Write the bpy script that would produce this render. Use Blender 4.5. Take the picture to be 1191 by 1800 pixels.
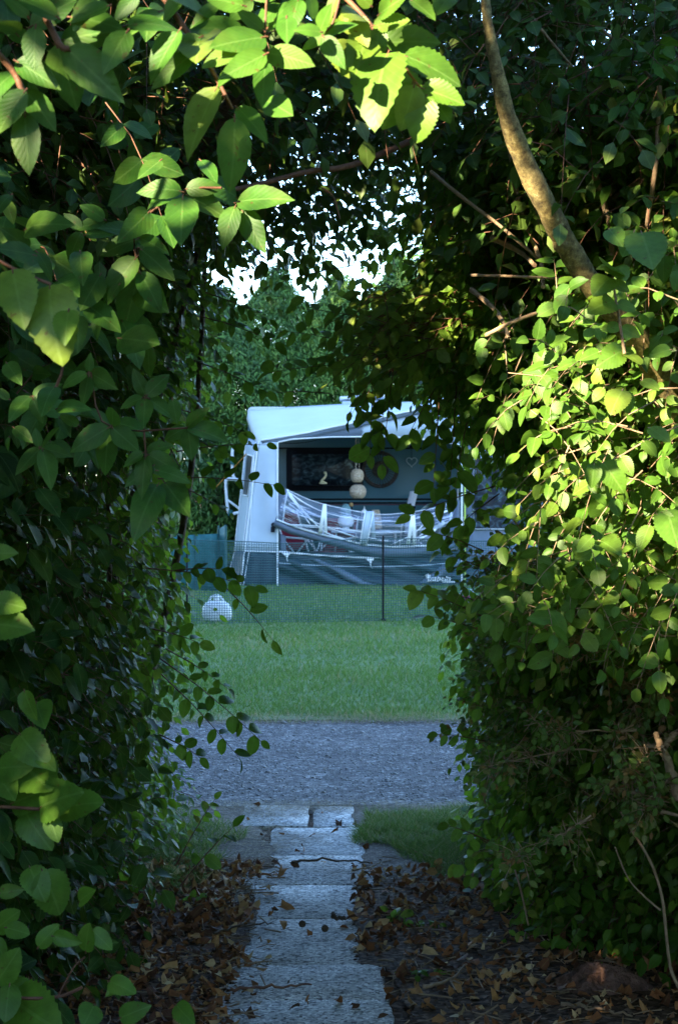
import bpy, math, random
import numpy as np
from mathutils import Vector, Matrix
random.seed(7)
rng = np.random.default_rng(11)
R = math.radians
scene = bpy.context.scene
for o in list(bpy.data.objects): bpy.data.objects.remove(o)

# ------------------------------------------------------------------ camera, sky, sun, exposure
FPX, HOR, CX, EYE = 3225.0, 840.0, 595.5, 1.55      # focal length and horizon measured in the photograph's pixels
cam_d = bpy.data.cameras.new('camera'); cam = bpy.data.objects.new('camera', cam_d)
scene.collection.objects.link(cam); scene.camera = cam
cam.location = (0, 0, EYE); cam.rotation_euler = (R(90), 0, 0)
cam_d.sensor_fit = 'VERTICAL'; cam_d.sensor_height = 36; cam_d.sensor_width = 24
cam_d.lens = 36 * FPX / 1800; cam_d.shift_y = -60 / 1800
cam_d.clip_start = 0.05; cam_d.clip_end = 2000
cam_d.dof.use_dof = True; cam_d.dof.focus_distance = 5.0; cam_d.dof.aperture_fstop = 16

SUN_AZ, SUN_EL = 38.0, 21.0                          # behind the camera, to the left; low evening sun
S = Vector((-math.sin(R(SUN_AZ)) * math.cos(R(SUN_EL)), -math.cos(R(SUN_AZ)) * math.cos(R(SUN_EL)), math.sin(R(SUN_EL))))
world = bpy.data.worlds.new('World'); scene.world = world; world.use_nodes = True
wn = world.node_tree.nodes; wl = world.node_tree.links
sky = wn.new('ShaderNodeTexSky'); sky.sky_type = 'NISHITA'; sky.sun_disc = False
sky.sun_elevation = R(SUN_EL); sky.sun_rotation = R(180 + SUN_AZ)
sky.air_density = 1.0; sky.dust_density = 0.3; sky.ozone_density = 4.0
bg = wn['Background']; bg.inputs['Strength'].default_value = 0.15
wl.new(sky.outputs[0], bg.inputs['Color'])
sd = bpy.data.lights.new('sun', 'SUN'); so = bpy.data.objects.new('sun', sd); scene.collection.objects.link(so)
sd.energy = 5.0; sd.angle = R(0.5); sd.color = (1.0, 0.83, 0.58)
so.rotation_euler = S.to_track_quat('Z', 'Y').to_euler(); so.location = (-10, -12, 12)
scene.view_settings.view_transform = 'Standard'; scene.view_settings.look = 'None'
scene.view_settings.gamma = 1; scene.view_settings.exposure = 2.92
scene.render.engine = 'CYCLES'
scene.cycles.max_bounces = 8; scene.cycles.transparent_max_bounces = 24

def P(px, py, Y):                                    # a photograph pixel at a measured distance -> metres
    return np.array([(px - CX) / FPX * Y, Y, EYE - (py - HOR) / FPX * Y])

# ------------------------------------------------------------------ materials
def new_mat(name):
    m = bpy.data.materials.new(name); m.use_nodes = True
    nt = m.node_tree; nt.nodes.clear()
    out = nt.nodes.new('ShaderNodeOutputMaterial')
    return m, nt, out
def node(nt, t, **kw):
    n = nt.nodes.new(t)
    for k, v in kw.items():
        if k in n.inputs: n.inputs[k].default_value = v
        else: setattr(n, k, v)
    return n
def ramp(nt, fac, stops):
    r = nt.nodes.new('ShaderNodeValToRGB'); e = r.color_ramp.elements
    while len(e) < len(stops): e.new(0.5)
    for i, (p, c) in enumerate(stops):
        e[i].position = p; e[i].color = (*c, 1)
    nt.links.new(fac, r.inputs[0]); return r
def surf(name, stops, scale=5.0, detail=6, rough=0.6, bump=0.2, bscale=None, metal=0, spec=0.5, coord='Object', dist=0.01):
    m, nt, out = new_mat(name); L = nt.links.new
    tc = node(nt, 'ShaderNodeTexCoord')
    n1 = node(nt, 'ShaderNodeTexNoise', Scale=scale, Detail=detail, Roughness=0.65); L(tc.outputs[coord], n1.inputs['Vector'])
    r = ramp(nt, n1.outputs['Fac'], stops)
    b = node(nt, 'ShaderNodeBsdfPrincipled', Roughness=rough, Metallic=metal)
    b.inputs['Specular IOR Level'].default_value = spec
    L(r.outputs[0], b.inputs['Base Color'])
    n2 = node(nt, 'ShaderNodeTexNoise', Scale=bscale or scale * 4, Detail=5); L(tc.outputs[coord], n2.inputs['Vector'])
    bp = node(nt, 'ShaderNodeBump', Strength=bump, Distance=dist); L(n2.outputs['Fac'], bp.inputs['Height'])
    L(bp.outputs[0], b.inputs['Normal']); L(b.outputs[0], out.inputs[0])
    return m
def plain(name, c, v=0.12, scale=6, rough=0.5, bump=0.1, metal=0, spec=0.5, dist=0.004):
    a = tuple(x * (1 - v) for x in c); b = tuple(min(1, x * (1 + v)) for x in c)
    return surf(name, [(0.3, a), (0.7, b)], scale, 5, rough, bump, None, metal, spec, 'Object', dist)

def leaf_mat(name, stops, trans=0.35, rough=0.42, tcol=(0.30, 0.42, 0.03), vein=True, spec=0.3):
    m, nt, out = new_mat(name); L = nt.links.new
    at = node(nt, 'ShaderNodeAttribute', attribute_name='tint')
    r = ramp(nt, at.outputs['Fac'], stops)
    uv = node(nt, 'ShaderNodeUVMap', uv_map='UVMap')
    sp = node(nt, 'ShaderNodeSeparateXYZ'); L(uv.outputs[0], sp.inputs[0])
    def mth(op, a, b=None):
        n = node(nt, 'ShaderNodeMath', operation=op)
        for i, x in enumerate((a, b)):
            if x is None: continue
            if isinstance(x, (int, float)): n.inputs[i].default_value = x
            else: L(x, n.inputs[i])
        return n.outputs[0]
    du = mth('ABSOLUTE', mth('SUBTRACT', sp.outputs[0], 0.5))
    mid = mth('LESS_THAN', du, 0.028)
    ph = mth('SUBTRACT', mth('MULTIPLY', sp.outputs[1], mth('ADD', mth('MULTIPLY', at.outputs['Fac'], 4.0), 6.5)), mth('MULTIPLY', mth('POWER', du, 0.8), 5.5))
    saw = mth('ABSOLUTE', mth('SUBTRACT', mth('FRACT', ph), 0.5))
    side = mth('MULTIPLY', mth('LESS_THAN', saw, 0.055), 0.4)
    vm = mth('MAXIMUM', mid, side)
    tc = node(nt, 'ShaderNodeTexCoord')
    nz = node(nt, 'ShaderNodeTexNoise', Scale=60.0, Detail=4.0); L(tc.outputs['Object'], nz.inputs['Vector'])
    mx = node(nt, 'ShaderNodeMix', data_type='RGBA', blend_type='MULTIPLY')
    nsp = node(nt, 'ShaderNodeTexNoise', Scale=95.0, Detail=2.0); L(tc.outputs['Object'], nsp.inputs['Vector'])
    nbg = node(nt, 'ShaderNodeTexNoise', Scale=14.0, Detail=3.0); L(tc.outputs['Object'], nbg.inputs['Vector'])
    spot = mth('MULTIPLY', mth('GREATER_THAN', nsp.outputs['Fac'], 0.70), 0.7)
    yel = mth('MULTIPLY', mth('SUBTRACT', nbg.outputs['Fac'], 0.5), 1.2)
    ye = node(nt, 'ShaderNodeMix', data_type='RGBA', clamp_factor=True); L(yel, ye.inputs[0]); L(r.outputs[0], ye.inputs[6]); ye.inputs[7].default_value = (*[c * .6 + .03 for c in tcol], 1)
    so_ = node(nt, 'ShaderNodeMix', data_type='RGBA'); L(spot, so_.inputs[0]); L(ye.outputs[2], so_.inputs[6]); so_.inputs[7].default_value = (.09, .05, .015, 1)
    mx.inputs[0].default_value = 0.6; L(so_.outputs[2], mx.inputs[6])
    r2 = ramp(nt, nz.outputs['Fac'], [(0.3, (0.65, 0.65, 0.65)), (0.7, (1.25, 1.25, 1.25))]); L(r2.outputs[0], mx.inputs[7])
    mv = node(nt, 'ShaderNodeMix', data_type='RGBA'); L(mx.outputs[2], mv.inputs[6])
    li = node(nt, 'ShaderNodeMix', data_type='RGBA', blend_type='ADD'); li.inputs[0].default_value = 1.0
    L(mx.outputs[2], li.inputs[6]); li.inputs[7].default_value = (0.06, 0.085, 0.03, 1)
    L(li.outputs[2], mv.inputs[7])
    L(mth('MULTIPLY', vm, 0.75 if vein else 0.0), mv.inputs[0])
    b = node(nt, 'ShaderNodeBsdfPrincipled', Roughness=rough); b.inputs['Specular IOR Level'].default_value = spec
    L(mv.outputs[2], b.inputs['Base Color'])
    hgt = mth('ADD', mth('MULTIPLY', saw, 0.5), mth('MULTIPLY', nz.outputs['Fac'], 0.9))
    bp = node(nt, 'ShaderNodeBump', Strength=0.22, Distance=0.003); L(hgt, bp.inputs['Height']); L(bp.outputs[0], b.inputs['Normal'])
    tr = node(nt, 'ShaderNodeBsdfTranslucent')
    tm = node(nt, 'ShaderNodeMix', data_type='RGBA', blend_type='MULTIPLY'); tm.inputs[0].default_value = 1.0
    sc = node(nt, 'ShaderNodeMix', data_type='RGBA', blend_type='ADD'); sc.inputs[0].default_value = 1.0
    L(mx.outputs[2], sc.inputs[6]); sc.inputs[7].default_value = (*[c * 0.35 for c in tcol], 1)
    L(sc.outputs[2], tr.inputs['Color'])
    ms = node(nt, 'ShaderNodeMixShader', Fac=trans); L(b.outputs[0], ms.inputs[1]); L(tr.outputs[0], ms.inputs[2])
    L(ms.outputs[0], out.inputs[0]); return m

G = [(0.0, (0.022, 0.060, 0.010)), (0.45, (0.045, 0.115, 0.016)), (0.8, (0.085, 0.165, 0.022)), (1.0, (0.17, 0.20, 0.035))]
M = {}
M['elder'] = leaf_mat('elder_leaf', [(0, (0.026, 0.090, 0.010)), (0.45, (0.045, 0.14, 0.015)), (0.7, (0.075, 0.19, 0.022)), (1, (0.15, 0.23, 0.035))], 0.34, 0.5)
M['elm'] = leaf_mat('elm_leaf', [(0, (0.05, 0.13, 0.015)), (0.6, (0.09, 0.20, 0.02)), (1, (0.17, 0.25, 0.03))], 0.36, 0.45)
M['hedge'] = leaf_mat('hedge_leaf', [(0, (0.024, 0.085, 0.006)), (0.5, (0.050, 0.155, 0.010)), (0.85, (0.11, 0.21, 0.018)), (1, (0.20, 0.22, 0.04))], 0.42, 0.5)
M['hedge_shaded'] = leaf_mat('shaded_hedge_leaf', [(0, (0.008, 0.034, 0.004)), (0.6, (0.020, 0.072, 0.007)), (1, (0.06, 0.12, 0.012))], 0.22, 0.6, spec=.2)  # hedge leaf darkened to imitate the shade deep in the left hedge
M['haw'] = leaf_mat('hawthorn_leaf', [(0, (0.05, 0.12, 0.03)), (0.6, (0.09, 0.16, 0.03)), (0.85, (0.17, 0.15, 0.05)), (1, (0.25, 0.12, 0.05))], 0.25, 0.55)
M['canopy'] = leaf_mat('canopy_leaf', [(0, (0.025, 0.07, 0.012)), (0.6, (0.05, 0.11, 0.016)), (1, (0.12, 0.15, 0.03))], 0.24, 0.45)
M['litter'] = leaf_mat('dead_leaf', [(0, (0.09, 0.035, 0.018)), (0.3, (0.30, 0.11, 0.035)), (0.6, (0.46, 0.25, 0.09)), (1, (0.72, 0.58, 0.32))], 0.08, 0.75, (0.2, 0.1, 0.03))
M['conifer'] = leaf_mat('conifer_frond', [(0, (0.025, 0.07, 0.014)), (0.6, (0.065, 0.15, 0.022)), (1, (0.15, 0.24, 0.035))], 0.15, 0.6, vein=False)
M['grass'] = leaf_mat('grass_blade', [(0, (0.060, 0.145, 0.030)), (0.6, (0.115, 0.225, 0.048)), (0.88, (0.19, 0.28, 0.05)), (1, (0.34, 0.29, 0.16))], 0.25, 0.55, vein=False)
M['drygrass'] = leaf_mat('dry_grass', [(0, (0.20, 0.15, 0.08)), (1, (0.42, 0.35, 0.20))], 0.1, 0.7, (0.2, 0.1, 0.03), vein=False)
M['shade'] = leaf_mat('big_tree_leaf', G, 0.2, 0.6, vein=False)
M['bark'] = surf('bark', [(0.35, (0.055, 0.035, 0.022)), (0.6, (0.13, 0.09, 0.055))], 30, 6, 0.85, 0.8, 60)
M['bark_red'] = surf('red_brown_twig', [(0.35, (0.09, 0.035, 0.02)), (0.65, (0.19, 0.085, 0.04))], 30, 6, 0.7, 0.5, 60)
M['bark_pale'] = surf('pale_dead_wood', [(0.35, (0.22, 0.14, 0.08)), (0.65, (0.38, 0.27, 0.16))], 30, 6, 0.8, 0.5, 60)
# lichen-mottled bark of the leaning trunk
m, nt, out = new_mat('lichen_bark'); Lk = nt.links.new
tc = node(nt, 'ShaderNodeTexCoord'); n1 = node(nt, 'ShaderNodeTexNoise', Scale=70.0, Detail=8.0, Roughness=0.75); Lk(tc.outputs['Object'], n1.inputs[0])
n3 = node(nt, 'ShaderNodeTexNoise', Scale=9.0, Detail=4.0); Lk(tc.outputs['Object'], n3.inputs[0])
v1 = node(nt, 'ShaderNodeTexVoronoi', Scale=60.0); Lk(tc.outputs['Object'], v1.inputs[0])
ra = ramp(nt, n1.outputs[0], [(0.35, (0.07, 0.05, 0.024)), (0.5, (0.24, 0.19, 0.08)), (0.6, (0.36, 0.30, 0.13)), (0.68, (0.60, 0.56, 0.38))])
rb = ramp(nt, n3.outputs[0], [(0.4, (0.55, 0.55, 0.5)), (0.6, (1.15, 1.1, 0.9))])
mm = node(nt, 'ShaderNodeMix', data_type='RGBA', blend_type='MULTIPLY'); mm.inputs[0].default_value = 1; Lk(ra.outputs[0], mm.inputs[6]); Lk(rb.outputs[0], mm.inputs[7])
b = node(nt, 'ShaderNodeBsdfPrincipled', Roughness=0.85); Lk(mm.outputs[2], b.inputs['Base Color'])
bp = node(nt, 'ShaderNodeBump', Strength=0.9, Distance=0.004); Lk(n1.outputs[0], bp.inputs['Height']); Lk(bp.outputs[0], b.inputs['Normal']); Lk(b.outputs[0], out.inputs[0])
M['lichen'] = m

def gravel_mat(name, cols, vs, stain=None, bump=0.8, fine=0.0):
    m, nt, out = new_mat(name); L = nt.links.new
    tc = node(nt, 'ShaderNodeTexCoord')
    v = node(nt, 'ShaderNodeTexVoronoi', Scale=vs); L(tc.outputs['Object'], v.inputs['Vector'])
    sp = node(nt, 'ShaderNodeSeparateColor'); L(v.outputs['Color'], sp.inputs[0])
    r = ramp(nt, sp.outputs[0], cols)
    n = node(nt, 'ShaderNodeTexNoise', Scale=2.3, Detail=9.0, Roughness=0.7); L(tc.outputs['Object'], n.inputs['Vector'])
    s = ramp(nt, n.outputs['Fac'], stain or [(0.3, (0.55, 0.55, 0.55)), (0.65, (1.1, 1.1, 1.1))])
    mx = node(nt, 'ShaderNodeMix', data_type='RGBA', blend_type='MULTIPLY'); mx.inputs[0].default_value = 1
    L(r.outputs[0], mx.inputs[6]); L(s.outputs[0], mx.inputs[7])
    b = node(nt, 'ShaderNodeBsdfPrincipled', Roughness=0.9); b.inputs['Specular IOR Level'].default_value = 0.12; L(mx.outputs[2], b.inputs['Base Color'])
    bp = node(nt, 'ShaderNodeBump', Strength=bump, Distance=0.006, invert=True); L(v.outputs['Distance'], bp.inputs['Height']); L(bp.outputs[0], b.inputs['Normal'])
    L(b.outputs[0], out.inputs[0]); return m
M['slab'] = gravel_mat(bump=.35, name='exposed_aggregate', cols=[(0.0, (0.10, 0.10, 0.10)), (0.2, (0.36, 0.36, 0.36)), (0.7, (0.60, 0.59, 0.58)), (1.0, (0.85, 0.84, 0.82))], vs=110,
                       stain=[(0.32, (0.45, 0.41, 0.36)), (0.48, (0.95, 0.94, 0.92)), (0.62, (1.3, 1.3, 1.3))])
M['road'] = gravel_mat('road_gravel', [(0.0, (0.06, 0.06, 0.06)), (0.5, (0.155, 0.145, 0.14)), (0.85, (0.23, 0.22, 0.21)), (1.0, (0.5, 0.49, 0.46))], 65,
                       [(0.35, (0.62, 0.60, 0.60)), (0.65, (1.1, 1.08, 1.08))])
M['soil'] = gravel_mat('dark_soil', [(0.0, (0.035, 0.020, 0.012)), (0.6, (0.115, 0.072, 0.045)), (1.0, (0.24, 0.16, 0.11))], 60)
M['sand'] = gravel_mat('sandy_edge', [(0.0, (0.10, 0.085, 0.07)), (0.6, (0.18, 0.15, 0.125)), (1.0, (0.30, 0.26, 0.22))], 90)
M['lawn'] = surf('lawn_soil', [(0.35, (0.06, 0.12, 0.03)), (0.65, (0.14, 0.20, 0.055))], 3, 8, 0.9, 0.5, 60)
M['stone'] = surf('pebble', [(0.3, (0.16, 0.16, 0.16)), (0.7, (0.45, 0.43, 0.42))], 14, 3, 0.7, 0.2)
M['clod'] = surf('red_brown_root', [(0.35, (0.07, 0.035, 0.025)), (0.65, (0.22, 0.12, 0.085))], 22, 8, 0.95, 1.0, 50, dist=0.02)

M['roof_pvc'] = plain('white_roof_canvas', (0.62, 0.66, 0.70), 0.05, 2.5, 0.45, 0.15)
M['white'] = plain('white_trim', (0.82, 0.83, 0.84), 0.04, 8, 0.4)
M['panel'] = plain('pale_blue_grey_canvas', (0.46, 0.53, 0.60), 0.06, 3, 0.6, 0.2)
M['fascia'] = plain('mid_grey_canvas', (0.34, 0.42, 0.49), 0.08, 3, 0.65, 0.2)
M['grey'] = plain('slate_grey_canvas', (0.12, 0.155, 0.21), 0.12, 5, 0.65, 0.25)
M['skirt'] = plain('dark_skirt_canvas', (0.018, 0.040, 0.058), 0.25, 5, 0.6, 0.3)
M['caravan'] = plain('shaded_caravan_wall', (0.065, 0.16, 0.205), 0.05, 3, 0.4, 0.05)  # pale wall coloured dark for the shade inside the awning
M['black'] = plain('black_plastic', (0.010, 0.011, 0.016), 0.2, 8, 0.7, 0.1, 0, 0.15)
M['metal'] = plain('grey_metal', (0.5, 0.52, 0.55), 0.1, 8, 0.35, 0.05, 0.9)
M['wicker'] = surf('wicker', [(0.4, (0.30, 0.20, 0.12)), (0.6, (0.62, 0.48, 0.34))], 60, 4, 0.7, 0.8, 90)
M['wicker_dark'] = surf('dark_wicker', [(0.4, (0.025, 0.02, 0.02)), (0.6, (0.07, 0.05, 0.045))], 40, 4, 0.8, 0.8, 90)
M['rope'] = plain('rope', (0.40, 0.33, 0.26), 0.2, 60, 0.9)
M['red'] = plain('dark_red_fabric', (0.20, 0.008, 0.025), 0.2, 20, 0.8)
M['net'] = plain('green_plastic_net', (0.015, 0.085, 0.085), 0.2, 20, 0.5)
M['screen'] = plain('teal_windbreak', (0.02, 0.12, 0.12), 0.25, 14, 0.7, 0.3)
M['cream'] = plain('cream_ceramic', (0.80, 0.70, 0.45), 0.1, 10, 0.3)
M['cork'] = plain('cork', (0.45, 0.28, 0.12), 0.2, 60, 0.9)
M['orange'] = plain('orange_cord', (0.55, 0.22, 0.02), 0.1, 60, 0.8)
M['yellow'] = plain('yellow_lit_cord', (0.55, 0.70, 0.12), 0.1, 60, 0.8)  # the yellow light on the rope is put into its colour
M['table'] = plain('grey_table_laminate', (0.50, 0.52, 0.54), 0.05, 8, 0.4)
M['padded'] = plain('pale_padded_fabric', (0.60, 0.60, 0.66), 0.08, 30, 0.8)
# clear awning film with milky creases
m, nt, out = new_mat('clear_film'); Lk = nt.links.new
uvn = node(nt, 'ShaderNodeUVMap', uv_map='UVMap'); mp = node(nt, 'ShaderNodeMapping'); mp.inputs['Scale'].default_value = (2.2, 9.0, 1); Lk(uvn.outputs[0], mp.inputs[0])
nz = node(nt, 'ShaderNodeTexNoise', Scale=1.6, Detail=4.0, Distortion=1.2); Lk(mp.outputs[0], nz.inputs[0])
r = ramp(nt, nz.outputs[0], [(0.44, (0.13,) * 3), (0.55, (0.24,) * 3), (0.59, (0.85,) * 3), (0.64, (0.18,) * 3)])
tr = node(nt, 'ShaderNodeBsdfTransparent'); tr.inputs[0].default_value = (0.80, 0.84, 0.92, 1)
gl = node(nt, 'ShaderNodeBsdfPrincipled', Roughness=0.22); gl.inputs['Base Color'].default_value = (0.70, 0.74, 0.84, 1)
ms = node(nt, 'ShaderNodeMixShader'); Lk(r.outputs[0], ms.inputs[0]); Lk(tr.outputs[0], ms.inputs[1]); Lk(gl.outputs[0], ms.inputs[2]); Lk(ms.outputs[0], out.inputs[0])
M['film'] = m
# tinted caravan glass: dark curtain pattern behind a glossy pane
m, nt, out = new_mat('tinted_glass'); Lk = nt.links.new
tc = node(nt, 'ShaderNodeTexCoord'); mp = node(nt, 'ShaderNodeMapping'); mp.inputs['Scale'].default_value = (5, 1, 7); Lk(tc.outputs['Object'], mp.inputs[0])
nz = node(nt, 'ShaderNodeTexNoise', Scale=1.4, Detail=7.0, Distortion=1.5); Lk(mp.outputs[0], nz.inputs[0])
r = ramp(nt, nz.outputs[0], [(0.45, (0.008, 0.012, 0.02)), (0.62, (0.04, 0.07, 0.09)), (0.75, (0.16, 0.22, 0.25))])
b = node(nt, 'ShaderNodeBsdfPrincipled', Roughness=0.35); b.inputs['Specular IOR Level'].default_value = 0.2; Lk(r.outputs[0], b.inputs['Base Color']); Lk(b.outputs[0], out.inputs[0])
M['glass'] = m
m, nt, out = new_mat('pale_bottle_glass'); Lk = nt.links.new
b = node(nt, 'ShaderNodeBsdfPrincipled', Roughness=0.1); b.inputs['Base Color'].default_value = (0.35, 0.6, 0.65, 1); b.inputs['Transmission Weight'].default_value = 0.5; Lk(b.outputs[0], out.inputs[0])
M['jar'] = m

# ------------------------------------------------------------------ mesh building
class MB:
    def __init__(s): s.v = []; s.q = []; s.t = []; s.uv = []; s.ti = []; s.n = 0
    def add(s, v, q=None, t=None, uv=None, tint=None):
        v = np.asarray(v, float).reshape(-1, 3); k = len(v)
        s.v.append(v); s.uv.append(np.zeros((k, 2)) if uv is None else np.asarray(uv, float).reshape(-1, 2))
        s.ti.append(np.full(k, 0.5) if tint is None else np.broadcast_to(np.asarray(tint, float), (k,)))
        if q is not None and len(q): s.q.append(np.asarray(q, int).reshape(-1, 4) + s.n)
        if t is not None and len(t): s.t.append(np.asarray(t, int).reshape(-1, 3) + s.n)
        s.n += k; return s
    def box(s, a, b, rot=0.0, piv=None):
        a = np.array(a, float); b = np.array(b, float)
        v = np.array([[x, y, z] for z in (a[2], b[2]) for y in (a[1], b[1]) for x in (a[0], b[0])])
        if rot:
            c = np.array(piv if piv is not None else (a + b) / 2); w = v - c; cs, sn = math.cos(rot), math.sin(rot)
            v = np.c_[w[:, 0] * cs + w[:, 2] * sn, w[:, 1], -w[:, 0] * sn + w[:, 2] * cs] + c
        return s.add(v, [[0, 2, 3, 1], [4, 5, 7, 6], [0, 1, 5, 4], [2, 6, 7, 3], [0, 4, 6, 2], [1, 3, 7, 5]])
    def tube(s, pts, r, n=8, closed=False):
        pts = np.asarray(pts, float); k = len(pts); r = np.broadcast_to(np.asarray(r, float), (k,))
        if closed: tan = np.roll(pts, -1, 0) - np.roll(pts, 1, 0)
        else: tan = np.gradient(pts, axis=0)
        tan /= np.linalg.norm(tan, axis=1, keepdims=True) + 1e-9
        ref = np.array([0, 0, 1.0]) if abs(tan[0][2]) < 0.9 else np.array([1.0, 0, 0])
        u = np.cross(tan, ref); bad = np.linalg.norm(u, axis=1) < 1e-3; u[bad] = np.cross(tan[bad], [0, 1.0, 0.01])
        u /= np.linalg.norm(u, axis=1, keepdims=True) + 1e-9; w = np.cross(tan, u)
        a = np.linspace(0, 2 * np.pi, n, endpoint=False)
        v = pts[:, None] + r[:, None, None] * (np.cos(a)[None, :, None] * u[:, None] + np.sin(a)[None, :, None] * w[:, None])
        q = []
        for i in range(k if closed else k - 1):
            j = (i + 1) % k
            for c in range(n): d = (c + 1) % n; q.append([i * n + c, i * n + d, j * n + d, j * n + c])
        s.add(v.reshape(-1, 3), q)
        if not closed:
            for e, rev in ((0, True), (k - 1, False)):
                ring = v[e]; cpt = ring.mean(0); t = [[c, (c + 1) % n, n] for c in range(n)]
                if not rev: pass
                s.add(np.vstack([ring, cpt]), t=t)
        return s
    def lathe(s, c, prof, n=20, sx=1.0, sy=1.0):
        a = np.linspace(0, 2 * np.pi, n, endpoint=False); v = []; q = []
        for (r_, z) in prof: v += [[c[0] + r_ * math.cos(x) * sx, c[1] + r_ * math.sin(x) * sy, c[2] + z] for x in a]
        for i in range(len(prof) - 1):
            for k in range(n): d = (k + 1) % n; q.append([i * n + k, i * n + d, (i + 1) * n + d, (i + 1) * n + k])
        return s.add(v, q)
    def grid(s, g, th=0.0):                              # g: (rows, cols, 3)
        g = np.asarray(g, float); h, w = g.shape[:2]
        uv = np.stack(np.meshgrid(np.linspace(0, 1, w), np.linspace(0, 1, h)), -1)
        q = [[i * w + j, i * w + j + 1, (i + 1) * w + j + 1, (i + 1) * w + j] for i in range(h - 1) for j in range(w - 1)]
        return s.add(g.reshape(-1, 3), q, uv=uv)
    def build(s, name, mat, parent=None, smooth=False, solid=0.0, bevel=0.0):
        v = np.vstack(s.v); uv = np.vstack(s.uv); ti = np.concatenate(s.ti)
        q = np.vstack(s.q) if s.q else np.zeros((0, 4), int); t = np.vstack(s.t) if s.t else np.zeros((0, 3), int)
        me = bpy.data.meshes.new(name); loops = np.concatenate([q.ravel(), t.ravel()]).astype(np.int32)
        me.vertices.add(len(v)); me.vertices.foreach_set('co', v.astype(np.float32).ravel())
        me.loops.add(len(loops)); me.loops.foreach_set('vertex_index', loops)
        me.polygons.add(len(q) + len(t))
        st = np.concatenate([np.arange(len(q)) * 4, len(q) * 4 + np.arange(len(t)) * 3]).astype(np.int32)
        me.polygons.foreach_set('loop_start', st)
        me.polygons.foreach_set('loop_total', np.concatenate([np.full(len(q), 4), np.full(len(t), 3)]).astype(np.int32))
        ul = me.uv_layers.new(name='UVMap'); ul.data.foreach_set('uv', uv[loops].astype(np.float32).ravel())
        at = me.attributes.new('tint', 'FLOAT', 'POINT'); at.data.foreach_set('value', ti.astype(np.float32))
        if smooth: me.polygons.foreach_set('use_smooth', np.ones(len(q) + len(t), bool))
        me.update(calc_edges=True); me.validate(); me.materials.append(mat)
        o = bpy.data.objects.new(name, me); scene.collection.objects.link(o)
        if parent is not None:
            o.parent = parent; bpy.context.view_layer.update(); o.matrix_parent_inverse = parent.matrix_world.inverted()
        if solid: md = o.modifiers.new('s', 'SOLIDIFY'); md.thickness = solid
        if bevel: md = o.modifiers.new('b', 'BEVEL'); md.width = bevel; md.segments = 2; md.limit_method = 'ANGLE'
        return o
def tag(o, label, cat, group=None):
    o['label'] = label; o['category'] = cat
    if group: o['group'] = group
    return o
def thing(name, loc, label, cat, group=None):
    o = bpy.data.objects.new(name, None); scene.collection.objects.link(o); o.location = [float(x) for x in loc]
    o.empty_display_size = 0.1; bpy.context.view_layer.update(); return tag(o, label, cat, group)
def struct(o, kind='structure'): o['kind'] = kind; return o
def nrm(a): return a / (np.linalg.norm(a, axis=-1, keepdims=True) + 1e-9)

def smooth_path(pts, n=24):
    pts = np.asarray(pts, float); k = len(pts); t = np.linspace(0, k - 1, n); out = []
    for x in t:
        i = min(int(x), k - 2); f = x - i
        p0 = pts[max(i - 1, 0)]; p1 = pts[i]; p2 = pts[i + 1]; p3 = pts[min(i + 2, k - 1)]
        out.append(0.5 * ((2 * p1) + (-p0 + p2) * f + (2 * p0 - 5 * p1 + 4 * p2 - p3) * f ** 2 + (-p0 + 3 * p1 - 3 * p2 + p3) * f ** 3))
    return np.array(out)

# leaves --------------------------------------------------------------------------------------
def leaf_tpl(n, width=0.5, serr=0.0, fold=0.25, curl=0.25, base=0.6, tip=0.9, tw=0.0):
    t = np.linspace(0, 1, n + 1); w = (t ** base) * ((1 - t) ** tip)
    pk = (base / (base + tip)); w /= (pk ** base) * ((1 - pk) ** tip); w = w * width * 0.5
    w[0] = 0.012; w[-1] = 0.006
    if serr:
        w[1:-1] *= 1 + serr * np.where(np.arange(1, n) % 2 == 1, 1, -1)
    z = -curl * t ** 2
    tw_ = tw * t
    mid = np.c_[np.zeros(n + 1), t, z]
    le = np.c_[-w, t - (0.02 if serr else 0), z + w * (fold - tw_)]; ri = np.c_[w, t - (0.02 if serr else 0), z + w * (fold + tw_)]
    v = np.vstack([le, mid, ri]); m = n + 1
    q = [[i, i + m, i + m + 1, i + 1] for i in range(n)] + [[i + m, i + 2 * m, i + 2 * m + 1, i + m + 1] for i in range(n)]
    uw = w / (width * 0.5) * 0.5
    uv = np.vstack([np.c_[0.5 - uw, t], np.c_[np.full(m, 0.5), t], np.c_[0.5 + uw, t]])
    return v, np.array(q), uv
def put_leaves(mb, tpl, p, d, nm, size, tint, wj=0.15):
    """p,d,nm (N,3) origin, axis, normal; size (N,), tint (N,)"""
    v, q, uv = tpl; N = len(p)
    if N == 0: return
    d = nrm(d); x = nrm(np.cross(d, nm)); z = np.cross(x, d)
    sx = size * (1 + rng.uniform(-wj, wj, N))
    V = (p[:, None] + v[None, :, 0:1] * (x * sx[:, None])[:, None] + v[None, :, 1:2] * (d * size[:, None])[:, None]
         + v[None, :, 2:3] * (z * (size * rng.uniform(0.3, 1.5, N))[:, None])[:, None])
    k = len(v); Q = (q[None] + (np.arange(N) * k)[:, None, None]).reshape(-1, 4)
    mb.add(V.reshape(-1, 3), Q, uv=np.tile(uv, (N, 1)), tint=np.repeat(tint, k))
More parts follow.
